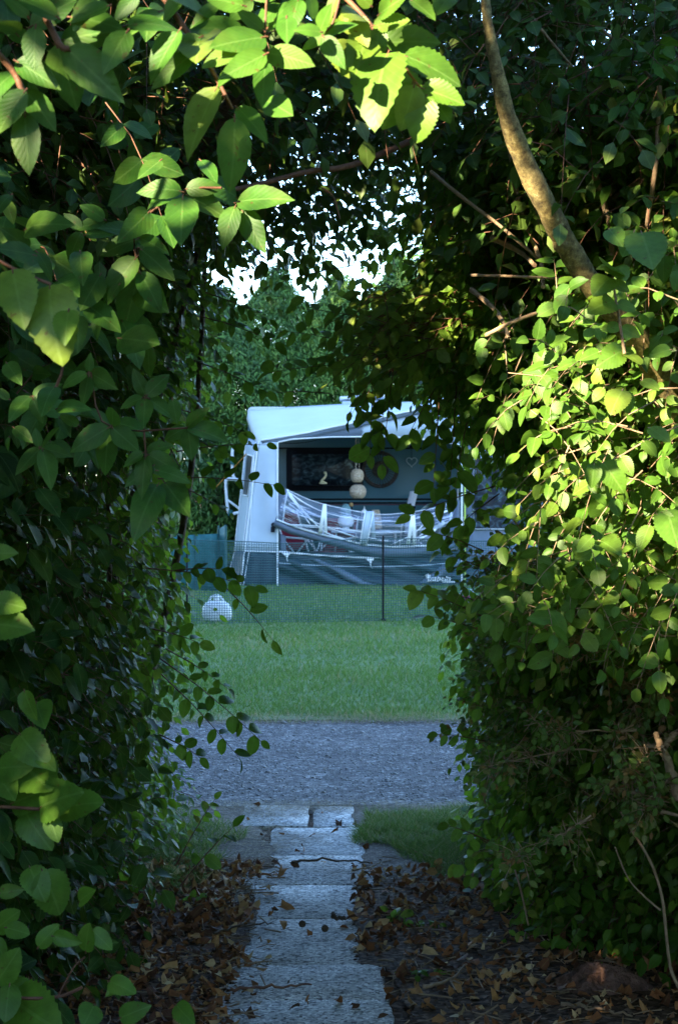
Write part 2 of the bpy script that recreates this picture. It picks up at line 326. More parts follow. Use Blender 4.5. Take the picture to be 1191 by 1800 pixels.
def sprays(leafmb, twigmb, base, direc, up, L, k, size, tpls, tint, opposite=False, droop=0.5, spread=0.85, twr=0.0012, tjit=0.12, nj=0.35):
    """base (N,3) start; direc (N,3); up (N,3) blade normal; L (N,) twig length; k leaves per twig"""
    N = len(base)
    if N == 0: return
    direc = nrm(direc); side = nrm(np.cross(direc, up)); side *= rng.choice([-1, 1], N)[:, None]
    ts = np.linspace(0.15, 1.0, k)
    def pos(t): return base + direc * (L * t)[:, None] - np.array([0, 0, 1]) * (droop * L * t * t)[:, None]
    groups = {}
    for i, t in enumerate(ts):
        tt = np.clip(t + rng.normal(0, 0.03, N), 0.05, 1.0); p = pos(tt)
        ax = nrm(direc - np.array([0, 0, 1]) * (2 * droop * tt)[:, None])
        sg = [1 if i % 2 else -1] if not opposite else [1, -1]
        if i == k - 1: sg = [0] if not opposite else [0, 1, -1]
        for s_ in sg:
            d = ax * (0.45 if s_ else 1.0) + side * (spread * s_) + rng.normal(0, 0.16, (N, 3)) - np.array([0, 0, 0.12])
            nn = up + rng.normal(0, nj, (N, 3))
            sz = size * rng.uniform(0.7, 1.15, N) * (1.0 if i < k - 1 else 0.9) * (0.75 if i == 0 else 1)
            ti = np.clip(tint + rng.normal(0, tjit, N), 0, 1)
            pick = rng.integers(0, len(tpls), N)
            for c in range(len(tpls)):
                mk = pick == c; put_leaves(leafmb, tpls[c], p[mk], d[mk], nn[mk], sz[mk], ti[mk])
    # twigs: 3-sided, 4 rings
    if twigmb is not None:
        rings = []; a = np.array([0, 2.094, 4.189]); u = nrm(np.cross(direc, np.array([0.1, 0.2, 1.0]))); w = np.cross(direc, u)
        for j, t in enumerate((-0.15, 0.3, 0.65, 1.0)):
            c = pos(np.full(N, t)) if t > 0 else base - direc * 0.04
            rr = twr * (1.8 - 1.3 * max(t, 0))
            rings.append(c[:, None] + rr * (np.cos(a)[None, :, None] * u[:, None] + np.sin(a)[None, :, None] * w[:, None]))
        V = np.stack(rings, 1).reshape(N, 12, 3)
        q = np.array([[j * 3 + c, j * 3 + (c + 1) % 3, (j + 1) * 3 + (c + 1) % 3, (j + 1) * 3 + c] for j in range(3) for c in range(3)])
        twigmb.add(V.reshape(-1, 3), (q[None] + (np.arange(N) * 12)[:, None, None]).reshape(-1, 4))
T_FAR = [leaf_tpl(3, 0.60, 0, 0.3, 0.25, 0.55, 0.75), leaf_tpl(3, 0.66, 0, 0.15, 0.4, 0.6, 0.7), leaf_tpl(3, 0.55, 0, 0.5, 0.1, 0.55, 0.8, 0.3)]
T_MID = [leaf_tpl(6, 0.62, 0, 0.25, 0.3, 0.55, 0.75), leaf_tpl(6, 0.70, 0, 0.12, 0.45, 0.6, 0.65, 0.2), leaf_tpl(6, 0.58, 0, 0.45, 0.15, 0.55, 0.8, -0.3)]
T_SERR = [leaf_tpl(22, 0.70, 0.06, 0.22, 0.28, 0.5, 0.75), leaf_tpl(22, 0.78, 0.06, 0.1, 0.4, 0.5, 0.7, 0.2), leaf_tpl(22, 0.62, 0.06, 0.35, 0.15, 0.5, 0.85, -0.2)]
T_ELD = [leaf_tpl(14, 0.52, 0.02, 0.2, 0.22, 0.62, 0.95), leaf_tpl(14, 0.56, 0.02, 0.1, 0.38, 0.65, 0.9, 0.2), leaf_tpl(14, 0.48, 0.02, 0.32, 0.12, 0.6, 1.0, -0.2)]
T_LIT = [leaf_tpl(4, 0.7, 0.15, 0.9, 0.9, 0.5, 0.7, 0.4), leaf_tpl(4, 0.6, 0.1, -0.7, -0.5, 0.5, 0.8, -0.6), leaf_tpl(3, 0.8, 0, 0.4, 1.2, 0.5, 0.7, 0.9)]

# ------------------------------------------------------------------ ground, road, path, lawn
def wobble(n, amp, seed, f=(3, 7, 13, 29)):
    g = np.random.default_rng(seed); x = np.linspace(0, 1, n); y = np.zeros(n)
    for k in f: y += np.sin(2 * np.pi * k * x + g.uniform(0, 6)) * g.uniform(0.4, 1) / k * f[0]
    return y * amp
mb = MB(); g = np.zeros((3, 3, 3))
for i, y in enumerate((-900, 10, 900)):
    for j, x in enumerate((-900, 0, 900)): g[i, j] = (x, y, 0)
mb.grid(g); struct(mb.build('ground', M['soil']))
def strip(name, mat, x0, x1, yn, yf, z, n=200, seed=1, an=0.05, af=0.05, kind='structure'):
    xs = np.linspace(x0, x1, n); a = yn + wobble(n, an, seed); b_ = yf + wobble(n, af, seed + 5)
    mb = MB(); mb.grid(np.stack([np.stack([xs, a, np.full(n, z)], 1), np.stack([xs, b_, np.full(n, z)], 1)])); return struct(mb.build(name, mat), kind)
strip('road_verge', M['sand'], -14, 14, 8.45, 11.75, 0.004, seed=3, an=0.03)
strip('road', M['road'], -14, 14, 8.60, 11.45, 0.008, n=700, seed=9, an=0.05, af=0.05)
# lawn with a slight roughness of level
strip('lawn', M['lawn'], -60, 60, 11.66, 75, 0.010, n=900, seed=21, an=0.02)
# sandy shoulders of the path and thin grass verges
#strip('path_shoulder', M['sand'], -0.42, 0.75, 6.3, 8.46, 0.003, n=60, seed=4, an=0.12)
slabs = [(1422, 1460, 425, 622), (1460, 1510, 475, 640), (1510, 1563, 402, 655), (1563, 1622, 440, 628), (1622, 1705, 430, 632), (1705, 1767, 392, 676), (1767, 1835, 372, 688)]
mb = MB()
rr = np.random.default_rng(5)
def slab(mb, x0, x1, y0, y1, z=0.014):
    n = 9; j = lambda: rr.normal(0, 0.004)
    pts = []
    for t in np.linspace(0, 1, n)[:-1]: pts.append((x0 + (x1 - x0) * t + j(), y0 + j()))
    for t in np.linspace(0, 1, n)[:-1]: pts.append((x1 + j(), y0 + (y1 - y0) * t + j()))
    for t in np.linspace(0, 1, n)[:-1]: pts.append((x1 + (x0 - x1) * t + j(), y1 + j()))
    for t in np.linspace(0, 1, n)[:-1]: pts.append((x0 + j(), y1 + (y0 - y1) * t + j()))
    k = len(pts); dz = rr.normal(0, 0.0015); sl = rr.normal(0, 0.003, 2); cx_, cy_ = (x0 + x1) / 2, (y0 + y1) / 2
    top = [(x, y, z + dz + (x - cx_) * sl[0] + (y - cy_) * sl[1]) for x, y in pts]
    ins = [(cx_ + (x - cx_) * 0.99, cy_ + (y - cy_) * 0.985, zz + 0.002) for x, y, zz in top]
    bot = [(x, y, -0.02) for x, y in pts]
    v = ins + top + bot + [(cx_, cy_, z + dz + 0.003)]
    q = [[i, (i + 1) % k, k + (i + 1) % k, k + i] for i in range(k)] + [[k + i, k + (i + 1) % k, 2 * k + (i + 1) % k, 2 * k + i] for i in range(k)]
    t = [[i, (i + 1) % k, 3 * k] for i in range(k)]
    mb.add([(a, b, c) for a, b, c in v], [x[::-1] for x in q], t)
for y0, y1, xa, xb in slabs:
    d1, d0 = FPX * EYE / (y0 - HOR), FPX * EYE / (y1 - HOR); dm = (d0 + d1) / 2
    x0, x1 = (xa - CX) / FPX * dm, (xb - CX) / FPX * dm
    if y0 == 1422: xm = x0 + 0.62 * (x1 - x0); slab(mb, x0, xm - 0.012, d0 + 0.015, d1); slab(mb, xm + 0.012, x1, d0 + 0.01, d1 - 0.02)
    else: slab(mb, x0, x1, d0 + 0.003, d1 - 0.003)
yy = 4.98
while yy > -3: slab(mb, -0.4 + rr.normal(0, 0.02), 0.14 + rr.normal(0, 0.02), yy - 0.49, yy); yy -= 0.5
struct(mb.build('path', M['slab']))

def vstrip(name, mat, y0, y1, xin, xout, z, seed, amp):
    n = 160; ys = np.linspace(y0, y1, n); a = np.interp(ys, [q[0] for q in xin], [q[1] for q in xin]) + wobble(n, amp, seed); mb = MB(); lo, hi = np.stack([a, ys, np.full(n, z)], 1), np.stack([np.full(n, xout), ys, np.full(n, z - .004)], 1)
    mid = lo * .8 + hi * .2 + [0, 0, .006]; mb.grid(np.stack([lo, mid, hi] if xout > 0 else [hi, mid, lo])); struct(mb.build(name, mat, smooth=True))
vstrip('soil', M['soil'], 4.6, 7.4, [(4.6, -.38), (5.35, -.37), (5.75, -.34), (5.82, -.29), (6.4, -.305), (6.7, -.33), (6.85, -.42), (7.1, -.42), (7.2, -.28), (7.4, -.26)], -2.5, .0185, 61, .022)
vstrip('soil', M['soil'], 4.6, 7.0, [(4.6, .19), (5.3, .19), (5.74, .165), (5.80, .06), (6.2, .055), (6.6, .06), (6.85, .11), (7.0, .15)], 3.0, .0185, 67, .02)
vstrip('sandy_soil', M['sand'], 7.0, 8.55, [(7.0, .13), (7.4, .09), (7.9, .10), (8.2, .075), (8.55, .07)], 0.9, .0175, 71, .02)
vstrip('sandy_soil', M['sand'], 7.4, 8.5, [(7.4, -.26), (7.7, -.29), (8.05, -.36), (8.5, -.44)], -1.6, .0172, 77, .02)
def blades(mb, pts, h, w, tint, lean=0.5):
    N = len(pts); a = rng.uniform(0, 2 * np.pi, N); s_ = np.c_[np.cos(a), np.sin(a), np.zeros(N)]
    l = rng.normal(0, lean, (N, 2)); tipv = np.c_[l * h[:, None], h]
    V = np.stack([pts - s_ * w[:, None] / 2, pts + s_ * w[:, None] / 2, pts + tipv], 1)
    mb.add(V.reshape(-1, 3), t=np.arange(N * 3).reshape(-1, 3), tint=np.repeat(tint, 3), uv=np.tile([[0, 0], [1, 0], [0.5, 1]], (N, 1)))
def vnoise(x, y, seed, sc):
    g = np.random.default_rng(seed); o = np.zeros_like(x)
    for k in range(6):
        a = g.uniform(0, 6.28); f = sc * (0.6 + 0.5 * k); o += np.sin(f * (x * math.cos(a) + y * math.sin(a)) + g.uniform(0, 6)) / (1 + 0.5 * k)
    return o / 2.5
mb = MB(); N = 150000
y = 11.55 + (rng.uniform(0, 1, N) ** 1.35) * 18; x = rng.uniform(-0.2, 0.2, N) * y + rng.uniform(-0.3, 0.5, N)
hh = rng.uniform(0.02, 0.055, N) * (1 + 0.45 * vnoise(x, y, 2, 3)); nz_ = vnoise(x, y, 8, 1.6)
keep = (y > 11.72 + 0.16 * vnoise(x, y, 6, 5)) | (rng.uniform(0, 1, N) < 0.25)
ti = np.clip(0.42 + 0.2 * nz_ + rng.normal(0, 0.16, N), 0, 0.93); dry = rng.uniform(0, 1, N) < np.where(y < 11.95, 0.45, 0.05 + 0.16 * (nz_ > 0.45)); ti[dry] = 1.0
blades(mb, np.c_[x, y, np.full(N, 0.008)][keep], hh[keep], rng.uniform(0.004, 0.011, N)[keep] * (y[keep] / 14), ti[keep])
struct(mb.build('lawn_grass', M['grass']), 'stuff')
# thin verge patches beside the path
mb = MB()
for cx_, cy_, rx, ry, n in ((0.62, 7.72, 0.45, 0.66, 17000), (0.32, 7.95, 0.24, 0.44, 7000), (-0.72, 7.7, 0.28, 0.62, 6000), (-0.62, 7.1, 0.12, 0.35, 1600)):
    a = rng.uniform(0, 6.28, n); r_ = np.sqrt(rng.uniform(0, 1, n)) * (1 + 0.15 * np.sin(5 * a + cx_ * 9) + 0.1 * np.sin(9 * a))
    x = cx_ + rx * r_ * np.cos(a); y = cy_ + ry * r_ * np.sin(a)
    k = ((vnoise(x, y, 14, 12) > -0.35) | (rng.uniform(0, 1, n) < 0.25)); x, y = x[k], y[k]; n = len(x)
    ti = np.clip(0.25 + rng.normal(0, 0.17, n), 0, 0.9); ti[rng.uniform(0, 1, n) < 0.16] = 1
    blades(mb, np.c_[x, y, np.full(n, 0.014)], rng.uniform(0.02, 0.06, n), rng.uniform(0.002, 0.005, n), ti, 0.8)
struct(mb.build('verge_grass', M['grass']), 'stuff')
# dry straw on the road edges, and loose road stones
mb = MB(); n = 15000
y = np.concatenate([rng.normal(11.62, 0.11, n // 2), rng.normal(8.56, 0.07, n // 4), rng.uniform(6.6, 8.5, n // 4)])
x = np.concatenate([rng.uniform(-2.4, 2.6, n // 2), rng.uniform(-1.4, 1.6, n // 4), rng.choice([-0.38, 0.42], n // 4) + rng.normal(0, 0.10, n // 4)])
a = rng.uniform(0, 6.28, len(x)); Lh = rng.uniform(0.02, 0.09, len(x))
p0 = np.c_[x, y, rng.uniform(0.016, 0.030, len(x))]; dv = np.c_[np.cos(a), np.sin(a) * 0.6, rng.normal(0, 0.06, len(x))] * Lh[:, None]
sd_ = np.c_[-np.sin(a), np.cos(a), np.zeros(len(x))] * 0.0016
mb.add(np.stack([p0 - sd_, p0 + sd_, p0 + dv + [0, 0, .004]], 1).reshape(-1, 3), t=np.arange(len(x) * 3).reshape(-1, 3), tint=np.repeat(rng.uniform(0, 1, len(x)), 3))
struct(mb.build('straw', M['drygrass']), 'stuff')
mb = MB(); n = 8500
oc = np.array([[1, 0, 0], [0, 1, 0], [-1, 0, 0], [0, -1, 0], [0, 0, .7], [0, 0, -.4]]); of = np.array([[0, 1, 4], [1, 2, 4], [2, 3, 4], [3, 0, 4], [1, 0, 5], [2, 1, 5], [3, 2, 5], [0, 3, 5]])
c = np.c_[rng.uniform(-2.2, 2.4, n), rng.uniform(8.6, 11.6, n), np.full(n, 0.010)]; s_ = rng.uniform(0.003, 0.009, n) * (1 + (rng.uniform(0, 1, n) > 0.97) * 1.3)
V = c[:, None] + oc[None] * s_[:, None, None] * rng.uniform(0.6, 1.2, (n, 6, 1))
mb.add(V.reshape(-1, 3), t=(of[None] + (np.arange(n) * 6)[:, None, None]).reshape(-1, 3)); struct(mb.build('loose_gravel', M['stone']), 'stuff')

# ------------------------------------------------------------------ leaf litter, twigs, stump
mb = MB()
def litter_zone(n, x0, x1, y0, y1, fn, smin=0.014, smax=0.048):
    x = rng.uniform(x0, x1, n); y = rng.uniform(y0, y1, n); k = fn(x, y); x, y = x[k], y[k]; n = len(x)
    a = rng.uniform(0, 6.28, n); d = np.c_[np.cos(a), np.sin(a), rng.normal(0.1, 0.25, n)]; nn = np.c_[rng.normal(0, 0.5, n), rng.normal(-0.1, 0.5, n), np.ones(n)]
    p = np.c_[x, y, rng.uniform(0.016, 0.042, n)]; sz = rng.uniform(smin, smax, n); ti = np.clip(rng.beta(1.1, 2.0, n) - .25 * (vnoise(x, y, 3, 5) > .2), 0, 1); pk = rng.integers(0, 3, n)
    for c in range(3): k = pk == c; put_leaves(mb, T_LIT[c], p[k], d[k], nn[k], sz[k], ti[k], 0.3)
litter_zone(5600, -1.5, -0.20, 4.7, 7.3, lambda x, y: (x < -0.33 - 0.0 * (y - 5) + 0.04 * np.sin(y * 9)) | (rng.uniform(0, 1, len(x)) < 0.04))
litter_zone(7000, 0.06, 2.2, 4.7, 7.2, lambda x, y: ((x > .15) | (y > 5.85)) & (rng.uniform(0, 1, len(x)) < np.where(y < 5.35, 0.4, 0.75) * (.55 + .45 * (vnoise(x, y, 33, 7) > -.2))))
litter_zone(60, -0.42, 0.24, 5.0, 8.6, lambda x, y: x == x, 0.02, 0.04)
struct(mb.build('fallen_leaves', M['litter'], smooth=True), 'stuff')
mb = MB()
for i in range(900):                                                      # chips and bits of twig among the leaves
    sidex = rng.uniform(-1.0, -0.22) if rng.uniform() < 0.45 else rng.uniform(0.14, 1.3)
    y_ = rng.uniform(5.0, 7.4); a = rng.uniform(0, 3.14); l = rng.uniform(0.01, 0.05)
    p = np.array([sidex, y_, rng.uniform(0.015, 0.04)]); d = np.array([math.cos(a), math.sin(a), rng.normal(0, .15)]) * l
    mb.tube([p - d, p + rng.normal(0, 0.003, 3), p + d], rng.uniform(0.0012, 0.003), 4)
struct(mb.build('wood_chips', M['bark_pale']), 'stuff')
mb = MB(); n = 12000                                                      # crumbs of earth
xx = np.concatenate([rng.uniform(-1.2, -.31, n // 2), rng.uniform(.05, 1.5, n // 2)]); c = np.c_[xx, rng.uniform(4.9, 7.3, n), np.full(n, 0.016)]; c = c[(c[:, 0] < 0) | (c[:, 1] > 5.8) | (c[:, 0] > .19)]; n = len(c)
V = c[:, None] + oc[None] * (rng.uniform(0.003, 0.011, n) ** 1.0)[:, None, None] * rng.uniform(0.6, 1.3, (n, 6, 1)); mb.add(V.reshape(-1, 3), t=(of[None] + (np.arange(n) * 6)[:, None, None]).reshape(-1, 3)); struct(mb.build('earth_crumbs', M['soil']), 'stuff')
def twig(label, pts, r, mat, branch=None):
    mb = MB(); p = smooth_path(pts, 14); p[1:-1] += rng.normal(0, r * 0.5, (len(p) - 2, 3))
    mb.tube(p, np.linspace(r, r * 0.45, len(p)), 6)
    if branch is not None: q = smooth_path(branch, 6); mb.tube(q, np.linspace(r * 0.6, r * 0.25, 6), 5)
    o = mb.build('fallen_twig', mat, smooth=True); return tag(o, label, 'twig', 'twigs fallen on the ground')
def gp(px, py, z=0.045):                                                 # a point lying on the ground
    Y = FPX * (EYE - z) / (py - HOR); return P(px, py, Y)
twig('long dark curved twig lying across the pale slabs of the path', [gp(513, 1516), gp(560, 1511), gp(610, 1513), gp(650, 1517)], 0.006, M['bark'])
twig('short black twig stub on the left part of the path slab', [gp(585, 1611), gp(608, 1616)], 0.009, M['bark'])
twig('pale straight stick below the broken stump', [gp(985, 1765, .03), gp(1040, 1772, .03), gp(1110, 1786, .03)], 0.007, M['bark_pale'])
twig('thin dark forked twig across the left edge of the path', [gp(375, 1640), gp(420, 1628), gp(478, 1622)], 0.005, M['bark'], [gp(420, 1628), gp(440, 1612)])
twig('bent brown twig on dead leaves right of the path', [gp(745, 1735), gp(790, 1722), gp(820, 1695)], 0.006, M['bark_pale'], [gp(790, 1722), gp(800, 1740)])
twig('pale forked twig at the sandy edge right of the path', [gp(620, 1530), gp(650, 1524), gp(668, 1516)], 0.004, M['bark_pale'], [gp(650, 1524), gp(660, 1532)])
twig('reddish brown twig lying on the litter left of the path', [gp(405, 1738), gp(480, 1734), gp(548, 1731)], 0.006, M['bark_red'])
for k, (px, py, lab) in enumerate([(571, 1632, 'dark round cone lying mid path, the nearer of the two'), (531, 1624, 'dark round cone lying mid path, the farther of the two')]):
    mb = MB(); c = gp(px, py, .05); mb.lathe(c, [(0.001, -.012), (.009, -.009), (.013, 0), (.010, .008), (.001, .013)], 8); tag(mb.build('fir_cone', M['bark'], smooth=True), lab, 'fir cone', 'small dark cones on the path')
# broken stump / root clod
bpy_v = []; mb = MB(); c = gp(1055, 1752, 0)
nu, nv = 34, 18; gg = np.zeros((nv, nu, 3)); g2 = np.random.default_rng(3)
for i in range(nv):
    for j in range(nu):
        a = 2 * np.pi * j / (nu - 1); t = i / (nv - 1); r_ = 0.125 * math.cos(t * 1.5) ** 0.6 if t < 1 else 0
        w_ = 1 + 0.18 * math.sin(3 * a + 1) + 0.12 * math.sin(7 * a + 5 * t) + 0.07 * math.sin(13 * a + 11 * t)
        gg[i, j] = c + [1.15 * r_ * w_ * math.cos(a), 0.65 * r_ * w_ * math.sin(a), -0.01 + 0.085 * t * (1 + 0.25 * math.sin(2 * a + 2) + 0.15 * math.sin(5 * a)) ]
gg[:, -1] = gg[:, 0]; mb.grid(gg); tag(mb.build('tree_stump', M['clod'], smooth=True), 'low crumbling reddish brown stump in the leaf litter under the right hedge', 'stump')

# ------------------------------------------------------------------ caravan
YC = 28.8; KC = FPX / YC
def C(px, py, dy=0.0): return P(px, py, YC + dy)
XL, XR = C(436, 0)[0], 4.9
car = thing('caravan', ((XL + XR) / 2, YC + 1.1, 0), 'white touring caravan parked side-on behind its awning', 'caravan')
prof = []                                                                 # side profile extruded in Y: rounded ends
def rrect(x0, x1, z0, z1, r0, n=6):
    pts = []
    for (cx_, cz, a0) in ((x1 - r0, z1 - r0, 0), (x0 + r0, z1 - r0, 90), (x0 + r0, z0 + r0, 180), (x1 - r0, z0 + r0, 270)):
        for k in range(n + 1): a = R(a0 + 90 * k / n); pts.append((cx_ + r0 * math.cos(a), cz + r0 * math.sin(a)))
    return pts
def extr(mb, pts, y0, y1):
    k = len(pts); v = [(x, y0, z) for x, z in pts] + [(x, y1, z) for x, z in pts]; cx_ = sum(p[0] for p in pts) / k; cz = sum(p[1] for p in pts) / k
    v += [(cx_, y0, cz), (cx_, y1, cz)]
    mb.add(v, [[i, (i + 1) % k, k + (i + 1) % k, k + i] for i in range(k)], [[(i + 1) % k, i, 2 * k] for i in range(k)] + [[k + i, k + (i + 1) % k, 2 * k + 1] for i in range(k)])
mb = MB(); extr(mb, rrect(XL, XR, 0.42, 2.60, 0.16), YC, YC + 2.2); mb.build('body', M['caravan'], car)
mb = MB(); extr(mb, rrect(XL - .012, XR + .012, 2.50, 2.665, 0.08), YC + 0.03, YC + 2.23); rf = mb.build('roof', M['roof_pvc'], car)
mb = MB(); mb.box((XL, YC + .05, .30), (XR, YC + 2.1, .419)); mb.build('underframe', M['black'], car)
for wx in (1.6, 2.5):
    mb = MB(); w0 = np.array([wx, YC + .12, .31]); a = np.linspace(0, 2 * np.pi, 25)[:-1]
    mb.tube([w0 + np.array([math.cos(t) * .24, 0, math.sin(t) * .24]) for t in a], .075, 8, closed=True); w = mb.build('wheel', M['black'], car, smooth=True)
    mb = MB(); mb.tube([w0 - [0, .04, 0], w0 + [0, .04, 0]], .17, 18); mb.build('rim', M['metal'], w)
# main window
a = C(503, 863, -.03); b2 = C(638, 787, -.03)
mb = MB(); extr(mb, rrect(a[0], b2[0], a[2], b2[2], 0.05, 4), YC - .035, YC - .002); win = mb.build('window', M['black'], car)
mb = MB(); extr(mb, rrect(a[0] + .09, b2[0] - .08, a[2] + .09, b2[2] - .10, 0.04, 4), YC - .040, YC - .0355); mb.build('pane', M['glass'], win)
a = C(745, 866, -.03); b2 = C(800, 792, -.03)
mb = MB(); extr(mb, rrect(3.0, 4.4, 1.35, 2.0, 0.05, 4), YC - .035, YC - .002); win = mb.build('window', M['black'], car)
mb = MB(); extr(mb, rrect(3.08, 4.32, 1.43, 1.92, 0.04, 4), YC - .040, YC - .0355); mb.build('pane', M['glass'], win)
# rail, stripes, door
mb = MB(); z = C(0, 788)[2]; mb.box((XL + .1, YC - .022, z - .012), (C(745, 0)[0], YC - .002, z + .012)); mb.build('awning_rail', M['black'], car)
for (py_, x_) in ((877.5, 545), (884, 560)):
    z = C(0, py_)[2]; mb = MB(); mb.box((C(x_, 0)[0], YC - .016, z - .013), (XR - .1, YC - .0015, z + .013)); mb.build('side_stripe', M['black'], car)
zr = C(0, 887)[2]; mb = MB(); mb.box((C(560, 0)[0], YC - .010, zr - .006), (XR - .1, YC - .0012, zr + .004)); mb.build('red_stripe', M['red'], car)
x0, x1 = C(766, 0)[0], C(766, 0)[0] + .62
mb = MB(); extr(mb, rrect(x0, x1, .5, 2.35, .04, 4), YC - .028, YC - .0165); dr = mb.build('door', M['caravan'], car)
mb = MB(); mb.box((x0 + .05, YC - .06, 1.28), (x0 + .10, YC - .0285, 1.42)); mb.build('handle', M['black'], dr)
# roof hatch
mb = MB(); z0 = 2.70; hx0, hx1 = P(601, 0, 29.6)[0], P(670, 0, 29.6)[0]
mb.box((hx0, 29.4, z0), (hx1, 30.0, z0 + .09)); h_ = mb.build('roof_hatch', M['panel'], car, bevel=.02)
mb = MB(); mb.box((hx0 - .04, 29.34, z0 + .12), (hx1 + .05, 30.05, z0 + .17), rot=-.05); mb.build('hatch_lid', M['roof_pvc'], h_, bevel=.015)
mb = MB(); mb.box((1.4, 29.5, z0), (2.0, 30.1, z0 + .16)); mb.build('roof_hatch', M['roof_pvc'], car, bevel=.04)
# bicycle rack on the end wall
rack = thing('bicycle_rack', P(415, 1000, 29.6) * [1, 1, 0] + [0, 0, 0.6], 'white tubular bicycle rack folded up against the left end of the caravan', 'bicycle rack')
def R9(a, b, Y=29.5): return P(380 + a / 2.48, 660 + b / 2.48, Y)
mb = MB()
for Y in (29.35, 29.95): mb.tube(smooth_path([R9(108, 470, Y), R9(75, 440, Y), R9(70, 350, Y), R9(76, 315, Y), R9(95, 312, Y), R9(105, 330, Y), R9(135, 335, Y)], 24), .026, 8)
mb.tube([R9(72, 345, 29.35), R9(72, 345, 29.95)], .02, 8)
mb.build('upright', M['white'], rack, smooth=True)
mb = MB()
for Y in (29.3, 30.0): mb.tube(smooth_path([R9(95, 455, Y), R9(50, 452, Y), R9(42, 470, Y), R9(48, 560, Y), R9(58, 602, Y), R9(95, 598, Y)], 24), .026, 8)
for t in (470, 525, 575): mb.tube([R9(45, t, 29.3), R9(45, t, 30.0)], .018, 8)
mb.tube([R9(45, 540, 29.3), R9(100, 580, 29.3)], .02, 8)
mb.build('carrier_frame', M['white'], rack, smooth=True)
mb = MB(); mb.tube([R9(62, 585, 29.28), R9(62, 612, 29.28)], .04, 8); mb.tube([R9(70, 372, 29.33), R9(70, 388, 29.33)], .035, 8); mb.build('clamps', M['screen'], rack)

# ------------------------------------------------------------------ awning
YA = 26.3
def A(px, py, dy=0.0): return P(px, py, YA + dy)
def K(a, b, dy=0.0): return P(380 + a / 2.4813, 660 + b / 2.4813, YA + dy)
aw = thing('awning', (1.3, YA, 0), 'white roofed caravan awning with pale blue grey front and dark lower skirt', 'awning')
xs_px = [460, 501, 541, 581.6, 622, 638, 670, 702.6, 750, 812]; ys_px = [772, 765.6, 758.8, 749.5, 741.8, 738.6, 731.8, 724.5, 715, 709]
fx = [A(p, 0)[0] for p in xs_px]; fz = [A(0, q)[2] for q in ys_px]
xp = fx[-1]; fx2 = fx + [2 * xp - x for x in fx[::-1][1:]]; fz2 = fz + fz[::-1][1:]
xs = np.linspace(fx2[0], fx2[-1], 70); zs = np.interp(xs, fx2, fz2)
bx = np.interp(xs, [xs[0], xs[-1]], [XL + .02, XR + .02]); bz = 2.60 + .15 * np.sin(np.clip((bx - XL) / (XR - XL), 0, 1) * np.pi) ** .8
rows = []
for t in np.linspace(0, 1, 14):
    x = xs * (1 - t) + bx * t; zz = zs * (1 - t) + bz * t - .03 * math.sin(t * math.pi) * (1 + .3 * np.sin(xs * 7)); rows.append(np.stack([x, np.full_like(x, YA + t * (YC - YA)), zz], 1))
rows = np.array(rows); e = rows[:, 0].copy(); e2 = e - [[.03, 0, .05]]; e3 = e - [[.045, 0, .13]]
f = rows[:, -1].copy(); f2 = f + [[.03, 0, -.05]]; f3 = f + [[.045, 0, -.13]]
rows = np.concatenate([e3[:, None], e2[:, None], rows, f2[:, None], f3[:, None]], 1)
mb = MB(); mb.grid(rows); roof = mb.build('roof', M['roof_pvc'], aw, smooth=True, solid=.006)
mb = MB(); mb.tube(np.stack([xs, np.full_like(xs, YA - .02), zs - .012], 1), .012, 8); mb.build('piping', M['white'], roof, smooth=True)
mb = MB(); mb.grid(np.stack([np.stack([xs, np.full_like(xs, YA - .004), zs - .018], 1), np.stack([xs, np.full_like(xs, YA + .008), zs - .085], 1)])); mb.build('valance', M['grey'], roof, solid=.004)
# gable fascia between eave and the arched lower edge
arc = [(489, 777), (513, 772), (581.6, 768), (622, 767.7), (662, 767.3), (694.5, 768), (743, 772), (783, 777), (807, 782)]
ax_ = [A(p, 0)[0] for p, q in arc]; az_ = [A(0, q)[2] for p, q in arc]
def fascia(x0, x1, mat, mirror=False):
    x = np.linspace(x0, x1, 40); lo = np.interp(x, ax_, az_); hi = np.interp(x, fx2, fz2) - .03; lo = np.minimum(lo, hi - .004)
    X = 2 * xp - x if mirror else x
    mb = MB(); mb.grid(np.stack([np.stack([X, np.full_like(x, YA + .03), lo], 1), np.stack([X, np.full_like(x, YA + .03), hi], 1)])); mb.build('gable_panel', mat, aw, solid=.004)
    mb = MB(); mb.tube(np.stack([X, np.full_like(x, YA + .005), lo], 1), .011, 6); mb.build('piping', M['white'], aw, smooth=True)
xm = A(636, 0)[0]
fascia(ax_[0], xm, M['grey']); fascia(xm + .002, ax_[-1], M['panel']); fascia(ax_[0], ax_[-1], M['panel'], True)  # left gable part darker: shade below the roof overhang set in its colour
# left front panel, skirt, side wall with window
def quadgrid(c, n=12, m=12, f=None):
    c = [np.array(x, float) for x in c]; g = np.zeros((m, n, 3))
    for i in range(m):
        for j in range(n):
            u, v = j / (n - 1), i / (m - 1); p = (c[0] * (1 - u) + c[1] * u) * (1 - v) + (c[3] * (1 - u) + c[2] * u) * v
            if f: p = p + f(u, v)
            g[i, j] = p
    return g
mb = MB(); mb.grid(quadgrid([A(430, 968), A(489, 969), A(489, 777), A(456, 777)], 14, 14, lambda u, v: np.array([0, .03 * math.sin(u * 5 + v * 2) * math.sin(v * 3.14), 0]))); mb.build('front_panel', M['panel'], aw, smooth=True, solid=.003)
mb = MB(); mb.grid(quadgrid([A(422, 1033), A(489, 1031), A(489, 970.5), A(430, 969.5)], 10, 6, lambda u, v: np.array([0, .02 * math.sin(u * 17), 0]))); mb.build('skirt', M['skirt'], aw, smooth=True, solid=.003)
